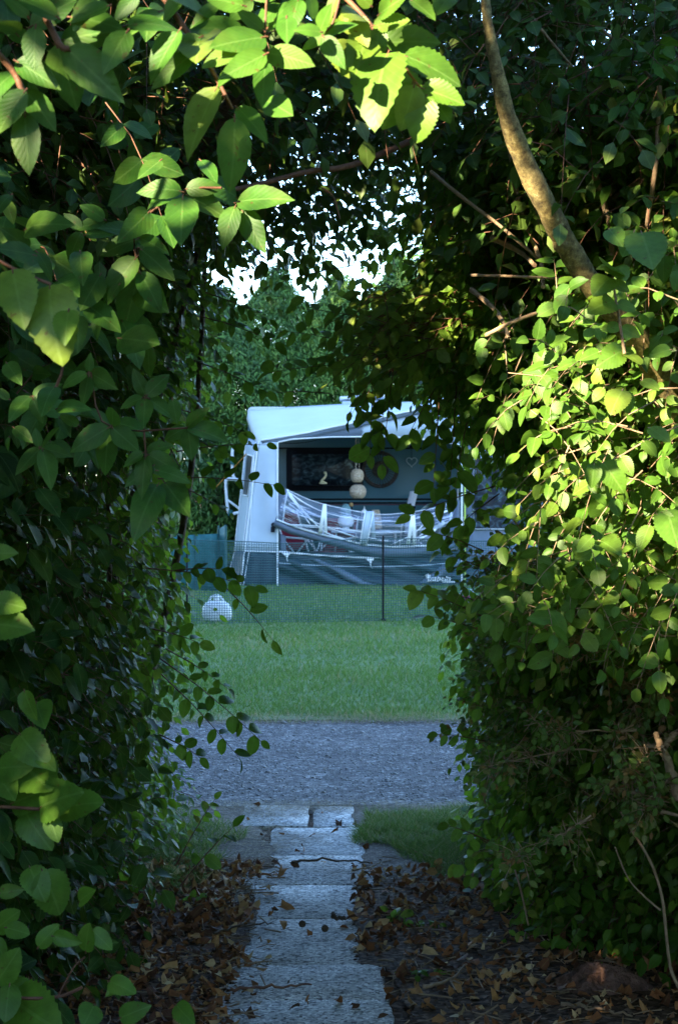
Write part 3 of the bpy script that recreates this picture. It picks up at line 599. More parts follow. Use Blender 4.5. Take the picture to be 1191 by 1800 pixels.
mb = MB(); mb.tube([A(454, 776, -.01), A(430, 968, -.01), A(422, 1034, -.01)], .011, 6); mb.tube([A(430, 968.5, -.01), A(489, 970, -.01)], .009, 6); mb.tube([A(446, 800, -.02), A(438, 968, -.02), A(427, 1033, -.02)], .006, 6); mb.build('piping', M['white'], aw, smooth=True)
B0, B1, B2 = P(400, 1017, YC - .1), P(413, 968, YC - .1), P(434, 770, YC - .1)
F0, F1, F2 = A(422, 1034), A(430, 968), A(455, 777)
mb = MB(); mb.grid(quadgrid([B1, F1, F2, B2], 10, 12)); sw = mb.build('side_wall', M['fascia'], aw, solid=.003)
mb = MB(); mb.grid(quadgrid([B0, F0, F1, B1], 6, 6)); mb.build('skirt', M['skirt'], aw, solid=.003)
def onside(u, v): return (B1 * (1 - u) + F1 * u) * (1 - v) + (B2 * (1 - u) + F2 * u) * v + np.array([-.012, -.006, 0])
mb = MB(); mb.grid(np.array([[onside(u, v) for u in np.linspace(.25, .75, 6)] for v in np.linspace(.5, .86, 8)])); mb.build('side_window', M['glass'], sw)
mb = MB(); mb.tube([onside(.25, .5), onside(.75, .5), onside(.75, .86), onside(.25, .86)], .012, 6, closed=True); mb.tube([onside(.04, 0), onside(.04, 1)], .01, 6); mb.tube([onside(.85, 0), onside(.85, 1)], .01, 6)
mb.tube([B0, B1], .009, 6); mb.build('piping', M['white'], sw)
# poles, and a yellow-lit rope beside the right one
for (px, y0, y1, r_, dy, mt) in ((487.5, 777, 1028, .012, -.03, 'white'), (811, 775, 1040, .014, -.03, 'white'), (816.5, 779, 1042, .011, -.045, 'yellow'), (804, 800, 1030, .010, .25, 'metal')):
    mb = MB(); mb.tube([A(px, y0, dy), [A(px, 0, dy)[0], YA + dy, 0.0]], r_, 8); mb.build('pole', M[mt], aw, smooth=True)
# right front wall beyond the open bay
mb = MB(); mb.grid(quadgrid([A(819, 1000), A(1140, 1000), A(1100, 790), A(819, 782)], 20, 10, lambda u, v: np.array([0, .015 * math.sin(u * 30), 0]))); rp = mb.build('front_panel', M['grey'], aw, smooth=True, solid=.003)
for x0_, x1_ in ((832, 950), (975, 1080)):
    mb = MB(); mb.grid(quadgrid([A(x0_, 930, -.03), A(x1_, 930, -.03), A(x1_, 805, -.03), A(x0_, 805, -.03)], 10, 8, lambda u, v: np.array([0, .01 * math.sin(u * 20 + 5 * v), 0]))); w = mb.build('window', M['glass'], rp)
    mb = MB(); mb.tube([A(x0_, 930, -.035), A(x1_, 930, -.035), A(x1_, 805, -.035), A(x0_, 805, -.035)], .009, 6, closed=True); mb.build('piping', M['white'], w)
mb = MB(); mb.grid(quadgrid([A(819, 1031), A(1150, 1031), A(1140, 1001), A(819, 1001)], 30, 4, lambda u, v: np.array([0, .02 * math.sin(u * 50), 0]))); mb.build('skirt', M['skirt'], aw, smooth=True, solid=.003)
# the lowered front panel hanging like a hammock
def poly(pts, n): pts = np.array(pts, float); d = np.r_[0, np.cumsum(np.linalg.norm(np.diff(pts, axis=0), axis=1))]; t = np.linspace(0, d[-1], n); return np.c_[np.interp(t, d, pts[:, 0]), np.interp(t, d, pts[:, 1])]
top = poly([(305, 497), (400, 540), (470, 563), (600, 590), (700, 605), (760, 606), (850, 596), (950, 578), (1040, 547)], 60)
hem = poly([(262, 628), (350, 662), (450, 692), (560, 716), (640, 738), (750, 746), (850, 746), (940, 741), (1010, 728)], 60)
low = poly([(246, 655), (320, 692), (450, 728), (600, 768), (720, 797), (850, 792), (960, 778), (1060, 745)], 60)
drop = thing('lowered_panel', K(650, 740), 'clear window panel sagging like a hammock across the open awning front', 'awning panel')
g = np.zeros((22, 60, 3)); gr = np.random.default_rng(2)
for i in range(22):
    t = i / 21
    for j in range(60):
        a_, b_ = top[j], hem[j]; x = a_[0] * (1 - t) + b_[0] * t; y_ = a_[1] * (1 - t) + b_[1] * t; u = j / 59
        dy = -.10 * t - .22 * math.sin(t * math.pi) - .045 * math.sin(9 * t + 6 * u + 3 * math.sin(4 * u)) - .02 * math.sin(22 * t - 9 * u)
        g[i, j] = K(x, y_, dy)
mb = MB(); mb.grid(g); mb.build('clear_film', M['film'], drop, smooth=True)
def ribbon(mb, pts, w, dy=-.0): mb.tube(smooth_path([K(x, y_, d_ if d_ is not None else dy) for x, y_, d_ in pts], 20), w, 5)
mb = MB()
gl_ = np.stack([[K(*low[j], -.12) for j in range(60)], [K((low[j, 0] + hem[j, 0]) / 2, (low[j, 1] + hem[j, 1]) / 2, -.17) for j in range(60)], [K(*hem[j], -.13) for j in range(60)]])
mb.grid(gl_); mb.build('lower_band', M['grey'], drop, smooth=True, solid=.004)
mb = MB(); mb.grid(quadgrid([K(250, 648, -.02), K(291, 636, -.05), K(312, 498, -.02), K(276, 488, 0)], 5, 10)); mb.grid(quadgrid([K(278, 690, .02), K(304, 700, .02), K(306, 780, .02), K(278, 778, .02)], 3, 4)); mb.build('border', M['grey'], drop, smooth=True, solid=.004)
mb = MB(); mb.grid(quadgrid([K(940, 760, -.03), K(1064, 742, .0), K(1064, 540, 0), K(1030, 552, -.04)], 8, 10, lambda u, v: np.array([0, .04 * math.sin(u * 14), 0]))); mb.build('border', M['grey'], drop, smooth=True, solid=.004)
def tubeK(pts, r, n=20, name='piping', parent=drop, mat='white'):
    mb = MB(); mb.tube(smooth_path([K(*p) for p in pts], n), r, 6); return mb.build(name, M[mat], parent, smooth=True)
tubeK([(312, 497, -.03), (300, 560, -.06), (291, 636, -.08)], .011)
tubeK([(1027, 552, -.06), (1018, 640, -.06), (1010, 720, -.06)], .011)
tubeK([(*hem[j], -.16) for j in range(0, 60, 4)] + [(*hem[59], -.16)], .014, 50)
for k in (0, 1):
    for j0, t0, j1, t1 in ([(0, .02, 59, .02)] if k == 0 else []): tubeK([(*top[j], -.02) for j in range(0, 60, 4)] + [(*top[59], -.02)], .005, 50)
# creases and straps inside the film, real strips of cloth and folded film
def crease(pts, w): 
    p = smooth_path([K(*q) for q in pts], 26); mb2.tube(p, np.linspace(w * .6, w * .25, 26) * (1 + .4 * np.sin(np.linspace(0, 17, 26))), 5)
mb2 = MB()
crease([(312, 505, -.12), (400, 565, -.22), (500, 605, -.3), (640, 632, -.32), (760, 638, -.3), (880, 622, -.26), (1025, 570, -.12)], .012)
crease([(314, 510, -.12), (380, 590, -.25), (470, 680, -.3), (560, 712, -.3)], .022)
crease([(314, 520, -.14), (400, 620, -.28), (480, 660, -.3), (620, 708, -.32)], .016)
crease([(318, 560, -.14), (370, 600, -.25), (410, 650, -.3)], .02)
crease([(320, 650, -.2), (480, 660, -.33), (640, 682, -.34), (800, 682, -.34), (1000, 658, -.2)], .013)
crease([(330, 655, -.2), (420, 662, -.33), (640, 676, -.36)], .009)
crease([(1020, 585, -.15), (930, 625, -.28), (860, 690, -.3), (760, 738, -.26)], .02)
crease([(990, 640, -.2), (930, 690, -.28), (880, 715, -.28)], .05)
crease([(980, 650, -.2), (900, 690, -.25), (850, 735, -.25)], .022)
crease([(640, 700, -.2), (700, 715, -.3), (760, 725, -.28)], .02)
mb2.build('crease', M['film'] if False else M['white'], drop, smooth=True)
for (x0, y0, x1, y1, w0, w1, mt) in ((472, 560, 452, 690, 7, 8, 'white'), (474, 562, 478, 694, 6, 6, 'white'), (667, 592, 640, 738, 18, 15, 'panel'), (680, 594, 684, 712, 6, 10, 'fascia'), (855, 590, 835, 738, 7, 8, 'white'), (857, 590, 862, 740, 7, 8, 'white')):
    mb = MB(); mb.grid(quadgrid([K(x1 - w1, y1, -.26), K(x1 + w1, y1, -.26), K(x0 + w0, y0, -.3), K(x0 - w0, y0, -.3)], 4, 10, lambda u, v: np.array([0, -.10 * math.sin(v * 3.14), 0]))); st = mb.build('strap', M[mt], drop, smooth=True, solid=.004)
    if mt == 'panel':
        mb = MB(); mb.tube(smooth_path([K(x1 - w1, y1, -.3), K((x0 + x1) / 2 - 17, (y0 + y1) / 2, -.41), K(x0 - w0, y0, -.32)], 10), .008, 5); mb.tube(smooth_path([K(x1 + w1, y1, -.3), K((x0 + x1) / 2 + 17, (y0 + y1) / 2, -.41), K(x0 + w0, y0, -.32)], 10), .008, 5); mb.build('seam', M['white'], st)
mb = MB(); mb.tube([K(248, 650, -.05), K(256, 655, -.1)], .035, 7); mb.tube([K(247, 660, -.05), K(246, 684, -.05)], .03, 7); mb.build('rolled_end', M['black'], drop, smooth=True)
# lower dark skirt of the open bay with slack diagonal folds
def fold(u, v): return np.array([0, .07 * math.sin(9 * u + 7 * v) * (1 - v) ** .5 * math.sin(v * 3.1) - .04 * math.sin(25 * u + 13 * v) * math.sin(v * 3.14), -.02 * v * math.sin(u * 3.14)])
mb = MB(); mb.grid(quadgrid([K(270, 920), K(1066, 915), K(1066, 762), K(270, 768)], 90, 26, fold)); sk = mb.build('skirt', M['skirt'], aw, smooth=True)
def loose(pts0, pts1, mat, dy):
    mb = MB(); a_ = poly(pts0, 30); b_ = poly(pts1, 30); mb.grid(np.stack([[K(*p, dy) for p in a_], [K(*((p + q) / 2), dy - .04) for p, q in zip(a_, b_)], [K(*q, dy) for q in b_]])); return mb.build('skirt_fold', mat, sk, smooth=True, solid=.003)
tubeK([(272, 768, -.03), (400, 780, -.03), (550, 790, -.03), (720, 797, -.03)], .013, parent=aw, name='piping')
tubeK([(272, 818, -.10), (450, 829, -.14), (700, 834, -.12), (900, 828, -.12), (1066, 812, -.10)], .007, parent=aw, name='piping', mat='panel')
loose([(340, 800), (420, 830), (520, 880), (600, 912)], [(300, 815), (380, 860), (460, 900), (500, 912)], M['skirt'], -.10)
loose([(440, 800), (560, 850), (650, 900), (700, 912)], [(400, 800), (500, 850), (560, 890), (610, 912)], M['grey'], -.07)
loose([(1060, 790), (980, 830), (930, 870), (880, 905)], [(1060, 830), (1010, 865), (960, 895), (930, 908)], M['grey'], -.07)
for (x, y_) in ((304, 772), (668, 796)):
    mb = MB(); mb.add([K(x - 22, y_, -.08), K(x + 22, y_, -.08), K(x + 8, y_ + 18, -.09), K(x + 6, y_ + 26, -.09), K(x - 6, y_ + 14, -.09)], t=[[0, 1, 2], [0, 2, 4], [4, 2, 3]]); mb.build('corner_tab', M['white'], aw, solid=.004)
    mb = MB(); mb.tube(smooth_path([K(x + 2, y_ + 20, -.09), K(x + 6, y_ + 36, -.1), K(x + 12, y_ + 46, -.1)], 8), .005, 5); mb.build('tab_cord', M['white'], aw)
# maker's mark and script lettering on the skirt
def text_obj(s_, size, loc, mat, parent, shear=0.0, name='lettering'):
    cu = bpy.data.curves.new(name, 'FONT'); cu.body = s_; cu.size = size; cu.extrude = .002; cu.shear = shear; cu.offset = .0004
    tmp = bpy.data.objects.new('t', cu); scene.collection.objects.link(tmp); bpy.context.view_layer.update()
    me = bpy.data.meshes.new_from_object(tmp); bpy.data.objects.remove(tmp)
    o = bpy.data.objects.new(name, me); scene.collection.objects.link(o); o.rotation_euler = (R(90), 0, 0); o.location = [float(v) for v in loc]; me.materials.append(mat)
    o.parent = parent; bpy.context.view_layer.update(); o.matrix_parent_inverse = parent.matrix_world.inverted(); return o
text_obj('Isabella', .115, K(918, 897, -.22), M['white'], sk, .45)
mb = MB()
for k, (dx, dz) in enumerate(((-.03, .035), (0, .045), (.03, .035))): mb.tube([K(922, 880, -.2) + [dx * .5, 0, 0], K(922, 880, -.2) + [dx, 0, dz]], [.014, .012], 6)
mb.lathe(K(922, 878, -.2), [(.001, -.035), (.025, -.02), (.03, 0), (.001, .012)], 8, 1, .4); mb.build('emblem', M['white'], sk)
mb = MB(); a_ = K(985, 903, -.2); b_ = K(1038, 900, -.2); mb.box((a_[0], a_[1] - .003, a_[2]), (b_[0], a_[1] + .003, a_[2] + .014)); a_ = K(916, 893, -.2); b_ = K(985, 893, -.2); mb.box((a_[0], a_[1] - .003, a_[2] - .02), (b_[0], a_[1] + .003, a_[2] - .013)); mb.build('underline', M['white'], sk)

# ------------------------------------------------------------------ things inside the awning
YI = 27.6
def I(a, b, Y=YI): return P(380 + a / 2.4813, 660 + b / 2.4813, Y)
def lamp(cx, cy, w, h, label):
    c = I(cx, cy, 27.0); r_ = w / 2 / 2.4813 / FPX * 27.0; hh = h / 2 / 2.4813 / FPX * 27.0
    t = thing('pendant_lamp', c, label, 'lamp', 'wicker pendant lamps hanging in the awning')
    mb = MB(); pr = [(r_ * .45, hh), (r_ * .75, hh * .8), (r_ * .97, hh * .35), (r_, -.05 * hh), (r_ * .93, -.5 * hh), (r_ * .66, -hh * .93), (r_ * .5, -hh)]
    mb.lathe(c, pr, 24); sh = mb.build('lamp_shade', M['wicker'], t, smooth=True, solid=.004)
    mb = MB()
    for k in range(18):
        a = 2 * np.pi * k / 18; mb.tube([c + [q * 1.02 * math.cos(a), q * 1.02 * math.sin(a), z] for q, z in pr], .0035, 4)
    for q, z in (pr[0], pr[3], pr[-1]): mb.tube([c + [q * 1.03 * math.cos(a), q * 1.03 * math.sin(a), z] for a in np.linspace(0, 2 * np.pi, 20)[:-1]], .005, 5, closed=True)
    mb.build('weave', M['rope'], sh)
    return t, c, hh
t, c, hh = lamp(614, 437, 56, 56, 'upper, rounder wicker lamp on the rope')
mb = MB(); n = 60; z = np.linspace(c[2] + hh, I(0, 262, 27.0)[2], n); mb.tube(np.c_[c[0] - .02 + .006 * np.sin(np.arange(n)), np.full(n, 27.0), z], .012 + .004 * np.sin(np.arange(n) * 1.7), 6); mb.tube([c + [.03, .02, hh], [c[0] + .02, 27.02, z[-1]]], .005, 5); mb.build('cord', M['rope'], t)
t, c, hh = lamp(617, 506, 70, 58, 'lower, wider wicker lamp hanging beneath the rounder one')
mb = MB(); mb.tube([c + [0, 0, hh], c + [0, 0, hh + .06]], .012, 6); mb.build('cord', M['black'], t)
# wicker wheel decoration on the caravan wall
c = C(380 + 714 / 2.4813, 660 + 410 / 2.4813, -.06); r0 = 76 / 2.4813 / KC
t = thing('wall_wreath', c, 'round dark wicker wheel hung on the caravan wall beside the window', 'wall decoration')
ang = np.linspace(0, 2 * np.pi, 49)[:-1]
mb = MB()
for rr_, tr_ in ((r0, .018), (r0 - .028, .014), (r0 + .01, .008)): mb.tube([c + [rr_ * math.cos(a), .008 * math.sin(9 * a), rr_ * math.sin(a)] for a in ang], tr_, 6, closed=True)
mb.build('rim', M['wicker_dark'], t, smooth=True)
mb = MB()
for rr_ in np.linspace(.02, r0 * .44, 9): mb.tube([c + [rr_ * math.cos(a), .006 * math.sin(12 * a + rr_ * 50), rr_ * math.sin(a)] for a in ang], .010, 5, closed=True)
mb.build('hub', M['wicker_dark'], t)
mb = MB()
for a in np.linspace(0, 2 * np.pi, 33)[:-1]: mb.tube([c + [r0 * .42 * math.cos(a), 0, r0 * .42 * math.sin(a)], c + [r0 * .98 * math.cos(a), 0, r0 * .98 * math.sin(a)]], .005, 4)
mb.build('spokes', M['wicker_dark'], t)
# heart
c = C(380 + 851 / 2.4813, 660 + 376 / 2.4813, -.04); t = thing('heart_ornament', c, 'small pale heart hanging on a string from the caravan wall', 'ornament')
s_ = .006; hp = [c + [s_ * 16 * math.sin(a) ** 3 * .85, 0, s_ * (13 * math.cos(a) - 5 * math.cos(2 * a) - 2 * math.cos(3 * a) - math.cos(4 * a)) * .85] for a in np.linspace(0, 2 * np.pi, 41)[:-1]]
mb = MB(); mb.tube(hp, .009, 6, closed=True); mb.build('heart', M['fascia'], t, smooth=True)
mb = MB(); mb.tube([c + [0, 0, .03], c + [0, 0, .24]], .003, 4); mb.box(c + [-.03, -.01, .22], c + [.03, .03, .26]); mb.build('hanger', M['black'], t)
# swan figurine by the window
c = C(380 + 466 / 2.4813, 660 + 468 / 2.4813, -.12); t = thing('swan_figurine', c, 'cream swan shaped figurine against the dark caravan window', 'figurine')
q = lambda a, b: C(380 + a / 2.4813, 660 + b / 2.4813, -.12)
mb = MB(); mb.tube(smooth_path([q(476, 436), q(478, 426), q(471, 422), q(478, 432), q(472, 446), q(462, 456), q(457, 464)], 20), np.linspace(.012, .022, 20), 7); mb.build('neck', M['cream'], t, smooth=True)
mb = MB(); mb.lathe(q(466, 468), [(.001, -.025), (.06, -.018), (.065, .0), (.03, .02), (.001, .03)], 12, 1, .5); mb.build('body', M['cream'], t, smooth=True)
mb = MB(); zc_ = C(0, 660 + 474 / 2.4813)[2]; mb.box((C(505, 0)[0] + .1, YC - .15, zc_ - .03), (C(637, 0)[0] - .05, YC - .041, zc_ - .018)); tag(mb.build('window_shelf', M['black']), 'narrow black shelf along the foot of the caravan window', 'shelf')
# hanging cable in the upper left of the bay
mb = MB(); mb.tube(smooth_path([I(270, 292), I(330, 296), I(400, 290), I(470, 272)], 20), .006, 5); tag(mb.build('cable', M['black'], smooth=True), 'thin dark cable sagging under the awning roof', 'cable')
# table
tz = .76
tb = thing('camping_table', (0.45, YI, 0), 'pale camping table standing in the awning behind the clear panel', 'table')
x0, x1 = I(500, 0)[0], I(800, 0)[0]
mb = MB(); mb.box((x0, YI - .3, tz - .03), (x1, YI + .35, tz)); mb.build('tabletop', M['table'], tb, bevel=.008)
for sx in (x0 + .08, x1 - .08):
    for sy in (YI - .24, YI + .28): mb = MB(); mb.tube([(sx, sy, tz - .031), (sx + (.05 if sx > .4 else -.05), sy, 0)], .013, 8); mb.build('leg', M['metal'], tb, smooth=True)
def zt(c): return np.array([c[0], c[1], tz])
c = zt(I(588, 0, YI + .1)); t = thing('bottle', c, 'tall dark bottle with a cork stopper on the camping table', 'bottle')
mb = MB(); hb = (I(0, 572)[2] - tz); mb.lathe(c, [(.001, .002), (.04, .002), (.042, hb * .5), (.04, hb * .62), (.02, hb * .75), (.018, hb), (.001, hb)], 14); mb.build('glass_body', M['black'], t, smooth=True)
mb = MB(); mb.lathe(c, [(.001, hb + .001), (.03, hb + .001), (.03, hb + .05), (.001, hb + .055)], 12); mb.build('stopper', M['cork'], t)
c = zt(I(565, 0, YI - .05)); t = thing('glass_lamp', c, 'round white lamp with a pale blue glass top on the camping table', 'lamp')
mb = MB(); mb.lathe(c, [(.001, .05), (.09, .06), (.12, .12), (.115, .18), (.08, .22), (.001, .225)], 18); mb.lathe(c, [(.06, .001), (.05, .06)], 12); mb.build('globe', M['white'], t, smooth=True)
mb = MB(); mb.lathe(c, [(.075, .222), (.08, .28), (.07, .35), (.035, .40), (.001, .405)], 16); mb.build('glass_top', M['jar'], t, smooth=True)
c = zt(I(645, 0, YI - .02)); t = thing('lantern', c, 'slim lantern with a pointed cap between the lamp and the wicker shade', 'lantern')
hb = I(0, 600)[2] - tz
mb = MB()
for sx in (-1, 1):
    for sy in (-1, 1): mb.tube([c + [sx * .035, sy * .035, .02], c + [sx * .035, sy * .035, hb]], .006, 5)
mb.box(c + [-.045, -.045, .001], c + [.045, .045, .02]); mb.build('frame', M['metal'], t)
mb = MB(); mb.lathe(c, [(.055, hb), (.05, hb + .02), (.012, hb + .06), (.004, hb + .10), (.001, hb + .11)], 12); mb.build('cap', M['white'], t)
c = zt(I(694, 0, YI + .05)); t = thing('table_lamp', c, 'tan wicker shaded table lamp right of the slim lantern', 'lamp'); hb = I(0, 586)[2] - tz
mb = MB(); mb.lathe(c, [(.10, hb - .28), (.085, hb - .12), (.055, hb), (.001, hb)], 18); mb.build('lamp_shade', M['wicker'], t, smooth=True)
mb = MB(); mb.lathe(c, [(.001, .002), (.06, .002), (.06, .02), (.02, .04), (.02, hb - .2)], 12); mb.build('base', M['wicker_dark'], t, smooth=True)
# chairs
def camp_chair(x, y, rz, fabric, label, back=1.0):
    t = thing('camping_chair', (x, y, 0), label, 'chair', 'folding chairs in the awning'); t.rotation_euler = (0, 0, rz); bpy.context.view_layer.update(); Mx = np.array(t.matrix_world)
    tr = lambda pts: (np.c_[np.asarray(pts, float), np.ones(len(pts))] @ Mx.T)[:, :3]
    def cloth(name, c0, c1, c2, c3):
        g = quadgrid([c0, c1, c2, c3], 8, 8, lambda u, v: np.array([0, 0, -.025 * math.sin(u * 3.14) * math.sin(v * 3.14)])); mb = MB(); mb.grid(tr(g.reshape(-1, 3)).reshape(8, 8, 3)); mb.build(name, fabric, t, smooth=True, solid=.03)
    cloth('seat', (-.24, -.24, .46), (.24, -.24, .46), (.24, .22, .42), (-.24, .22, .42)); cloth('backrest', (-.24, .23, .46), (.24, .23, .46), (.24, .42, 1.02 * back), (-.24, .42, 1.02 * back))
    for s in (-1, 1):
        mb = MB(); mb.tube(tr([(s * .27, -.30, 0), (s * .27, .05, .44), (s * .27, .25, .62)]), .013, 8); mb.build('leg', M['white'], t, smooth=True)
        mb = MB(); mb.tube(tr([(s * .27, .34, 0), (s * .27, .0, .42), (s * .27, -.2, .62)]), .013, 8); mb.build('leg', M['white'], t, smooth=True)
        mb = MB(); mb.tube(tr([(s * .26, .2, .42), (s * .26, .44, 1.05 * back)]), .013, 8); mb.build('back_frame', M['white'], t, smooth=True)
        mb = MB(); mb.tube(tr([(s * .28, -.24, .64), (s * .28, .28, .66)]), .018, 8); mb.build('armrest', M['white'], t, smooth=True)
    return t
camp_chair(I(365, 0)[0] + .12, YI, .9, M['red'], 'dark red folding chair at the left end of the awning')
camp_chair(I(480, 0)[0] + .10, YI - .15, -.3, M['red'], 'dark red folding chair standing before the camping table', .92)
camp_chair(I(960, 0)[0], YI - .1, -1.2, M['padded'], 'pale folding chair at the right end of the awning behind the creased film', .95)
# recliner headrest standing behind the table
t = thing('recliner', (I(842, 0)[0], YI + .3, 0), 'tall pale padded recliner with dark straps right of the table', 'chair')
Yr = YI + .3; q = lambda a, b, d=0: P(380 + a / 2.4813, 660 + b / 2.4813, Yr + d)
mb = MB(); p = smooth_path([q(838, 690), q(840, 620), q(846, 570), q(856, 530), q(860, 512), q(861, 504)], 24); mb.tube(p, np.r_[np.full(20, .06), .055, .048, .035, .012], 12); mb.build('backrest', M['padded'], t, smooth=True)
mb = MB(); mb.tube([q(826, 565, -.04), q(866, 580, -.04)], .03, 8); mb.tube([q(838, 560, -.07), q(852, 600, -.07)], .035, 8); mb.build('strap', M['black'], t)
for s in (-1, 1):
    mb = MB(); mb.tube([q(838 + s * 20, 575), q(838 + s * 34, 700), [q(838 + s * 60, 0)[0], Yr, 0]], .014, 8); mb.build('leg', M['metal'], t, smooth=True)
mb = MB(); c = q(838, 0); mb.box((c[0] - .22, Yr - .55, .40), (c[0] + .22, Yr + .02, .46)); mb.build('seat', M['padded'], t, bevel=.02)

# ------------------------------------------------------------------ net fence, windbreak, container, cords
fence = thing('net_fence', (0, 19.7, 0), 'low green plastic net fence strung between thin dark posts on the lawn', 'fence')
fxs = [P(329, 0, 19.35)[0], P(673, 0, 19.75)[0], 3.4]; fys = [19.35, 19.75, 20.3]
mb = MB(); X0, X1 = fxs[0], fxs[-1]
def fy(x): return float(np.interp(x, fxs, fys))
def ftop(x): u = (x - fxs[0]) / (fxs[1] - fxs[0]); u = u if u <= 1 else (x - fxs[1]) / (fxs[2] - fxs[1]); return .875 + .02 * math.cos(2 * math.pi * u) 
step = .026
for k in range(34):
    r_ = k / 33.0; n = 60; x = np.linspace(X0, X1, n); p = np.array([[a, fy(a) + .01 * math.sin(a * 5), .015 + r_ * (ftop(a) - .015) + .004 * math.sin(a * 7 + k)] for a in x]); mb.tube(p, .0034 if 0 < k < 33 else .006, 3)
x = X0
while x < X1:
    mb.tube([(x, fy(x) + .01 * math.sin(x * 5), .015), (x + .004 * math.sin(x * 3), fy(x) + .01 * math.sin(x * 5), ftop(x))], .0032, 3); x += step
mb.build('net', M['net'], fence)
for x in fxs: mb = MB(); mb.tube([(x, fy(x) - .015, 0), (x, fy(x) - .015, .93)], .011, 8); mb.lathe((x, fy(x) - .015, 0), [(.03, .001), (.03, .02), (.012, .04)], 8); mb.build('post', M['black'], fence, smooth=True)
wb = thing('windbreak', P(365, 1035, 25.0) * [1, 1, 0], 'teal green windbreak screen standing by the conifers left of the awning', 'windbreak')
Q = lambda px, py, dy=0: P(px, py, 25 + dy)
mb = MB(); mb.grid(quadgrid([Q(300, 1040), Q(384, 1040), Q(384, 938), Q(300, 942)], 20, 6, lambda u, v: np.array([0, .03 * math.sin(u * 13), 0]))); mb.build('screen_cloth', M['screen'], wb, solid=.003)
mb = MB(); mb.grid(quadgrid([Q(384.5, 1040), Q(397, 1040, -.3), Q(397, 922, -.3), Q(384.5, 930)], 6, 6)); mb.build('screen_cloth', M['screen'], wb, solid=.003)
for px in (300, 343, 384, 397): mb = MB(); d = -.3 if px == 397 else 0; mb.tube([Q(px, 1040, d), Q(px, 924 if px > 350 else 936, d)], .014, 8); mb.build('post', M['net'], wb, smooth=True)
c = P(381, 1096, 19.76); c[2] = 0; t = thing('water_container', c, 'round white plastic container standing on the grass behind the net fence', 'container')
mb = MB(); mb.lathe(c, [(.001, .004), (.13, .004), (.155, .03), (.163, .09), (.155, .15), (.12, .205), (.06, .225), (.001, .228)], 24, 1, .7); mb.build('tank', M['white'], t, smooth=True)
mb = MB(); mb.lathe(c + [-.0, 0, 0], [(.035, .224), (.035, .265), (.028, .285), (.001, .287)], 14); mb.build('cap', M['white'], t)
mb = MB(); mb.tube(smooth_path([c + [-.09, 0, .20], c + [-.055, 0, .27], c + [.02, 0, .285], c + [.085, 0, .21]], 14), .011, 8); mb.build('handle', M['white'], t, smooth=True)
mb = MB(); mb.tube([P(380, 856, 28.5), P(433, 798, 27.5)], .008, 5); tag(mb.build('guy_rope', M['orange']), 'orange guy rope running from the awning corner into the conifers', 'rope')
c = P(820, 1070, 21.5); c[2] = 0; t = thing('toy_bucket', c, 'small red bucket half hidden behind the right hedge', 'bucket')
mb = MB(); mb.lathe(c, [(.001, .004), (.07, .004), (.085, .16), (.09, .165), (.08, .16), (.065, .02)], 16); mb.build('tub', M['red'], t, smooth=True)
mb = MB(); mb.tube([c + [.088 * math.cos(a), 0, .165 + .09 * math.sin(a)] for a in np.linspace(0, np.pi, 12)], .004, 5); mb.build('handle', M['white'], t)

#PLANTS
# ------------------------------------------------------------------ background conifers and trees
def conifer(x, y, h, r, label, n=8500):
    t = thing('conifer_tree', (x, y, 0), label, 'tree', 'conifers behind the caravan')
    mb = MB(); mb.tube([(x, y, 0), (x + .03, y, h * .5), (x, y, h * .96)], [.09, .06, .012], 8); mb.build('trunk', M['bark'], t, smooth=True)
    mb = MB(); z = h * rng.uniform(0.02, 1, n) ** .9; a = rng.uniform(-np.pi, 0.25 * np.pi, n) if False else rng.uniform(0, 2 * np.pi, n)
    z = z * (1 + .06 * np.sin(5 * a + 2 * x)); lump = 1 + .16 * np.sin(3 * a + z * 2.1 + x) + .10 * np.sin(7 * a - z * 3.7 + y)
    rad = r * np.clip(1.02 - (z / h) ** 5, 0.04, 1) * lump * rng.uniform(.72, 1.0, n) ** .5
    p = np.c_[x + rad * np.cos(a), y + rad * np.sin(a), z]; out = np.c_[np.cos(a), np.sin(a), np.zeros(n)]
    d = out + np.c_[rng.normal(0, .4, (n, 2)), rng.normal(.25, .45, n)]; up = np.c_[out[:, :2] * .5 + rng.normal(0, .3, (n, 2)), np.ones(n)]
    sprays(mb, None, p, d, up, rng.uniform(.16, .32, n), 6, rng.uniform(.08, .14, n), [leaf_tpl(2, .30, 0, .2, .4, .5, .6)], np.clip(.4 + .25 * np.sin(z * 2 + a * 3) + rng.normal(0, .15, n), 0, 1), droop=.5, spread=.9)
    mb.build('crown', M['conifer'], t)
con = ['conifer standing left of the caravan beside the bicycle rack', 'conifer behind the left end of the caravan roof', 'conifer rising just left of the roof hatch', 'conifer rising right behind the roof hatch',
       'conifer behind the awning ridge', 'conifer half hidden by the right hedge', 'conifer at the far left edge of the opening', 'rearmost conifer at the right edge of the opening']
for i, (x, y, h, r) in enumerate([(-2.0, 30.6, 4.5, .95), (-1.1, 32.2, 5.0, 1.05), (0.0, 32.4, 4.85, 1.1), (1.1, 32.3, 5.15, 1.1), (2.2, 32.4, 4.9, 1.1), (3.3, 32.2, 4.6, 1.1), (-3.0, 31.6, 4.3, 1.1), (4.4, 32.4, 4.5, 1.1)]):
    conifer(x, y, h, r, con[i])
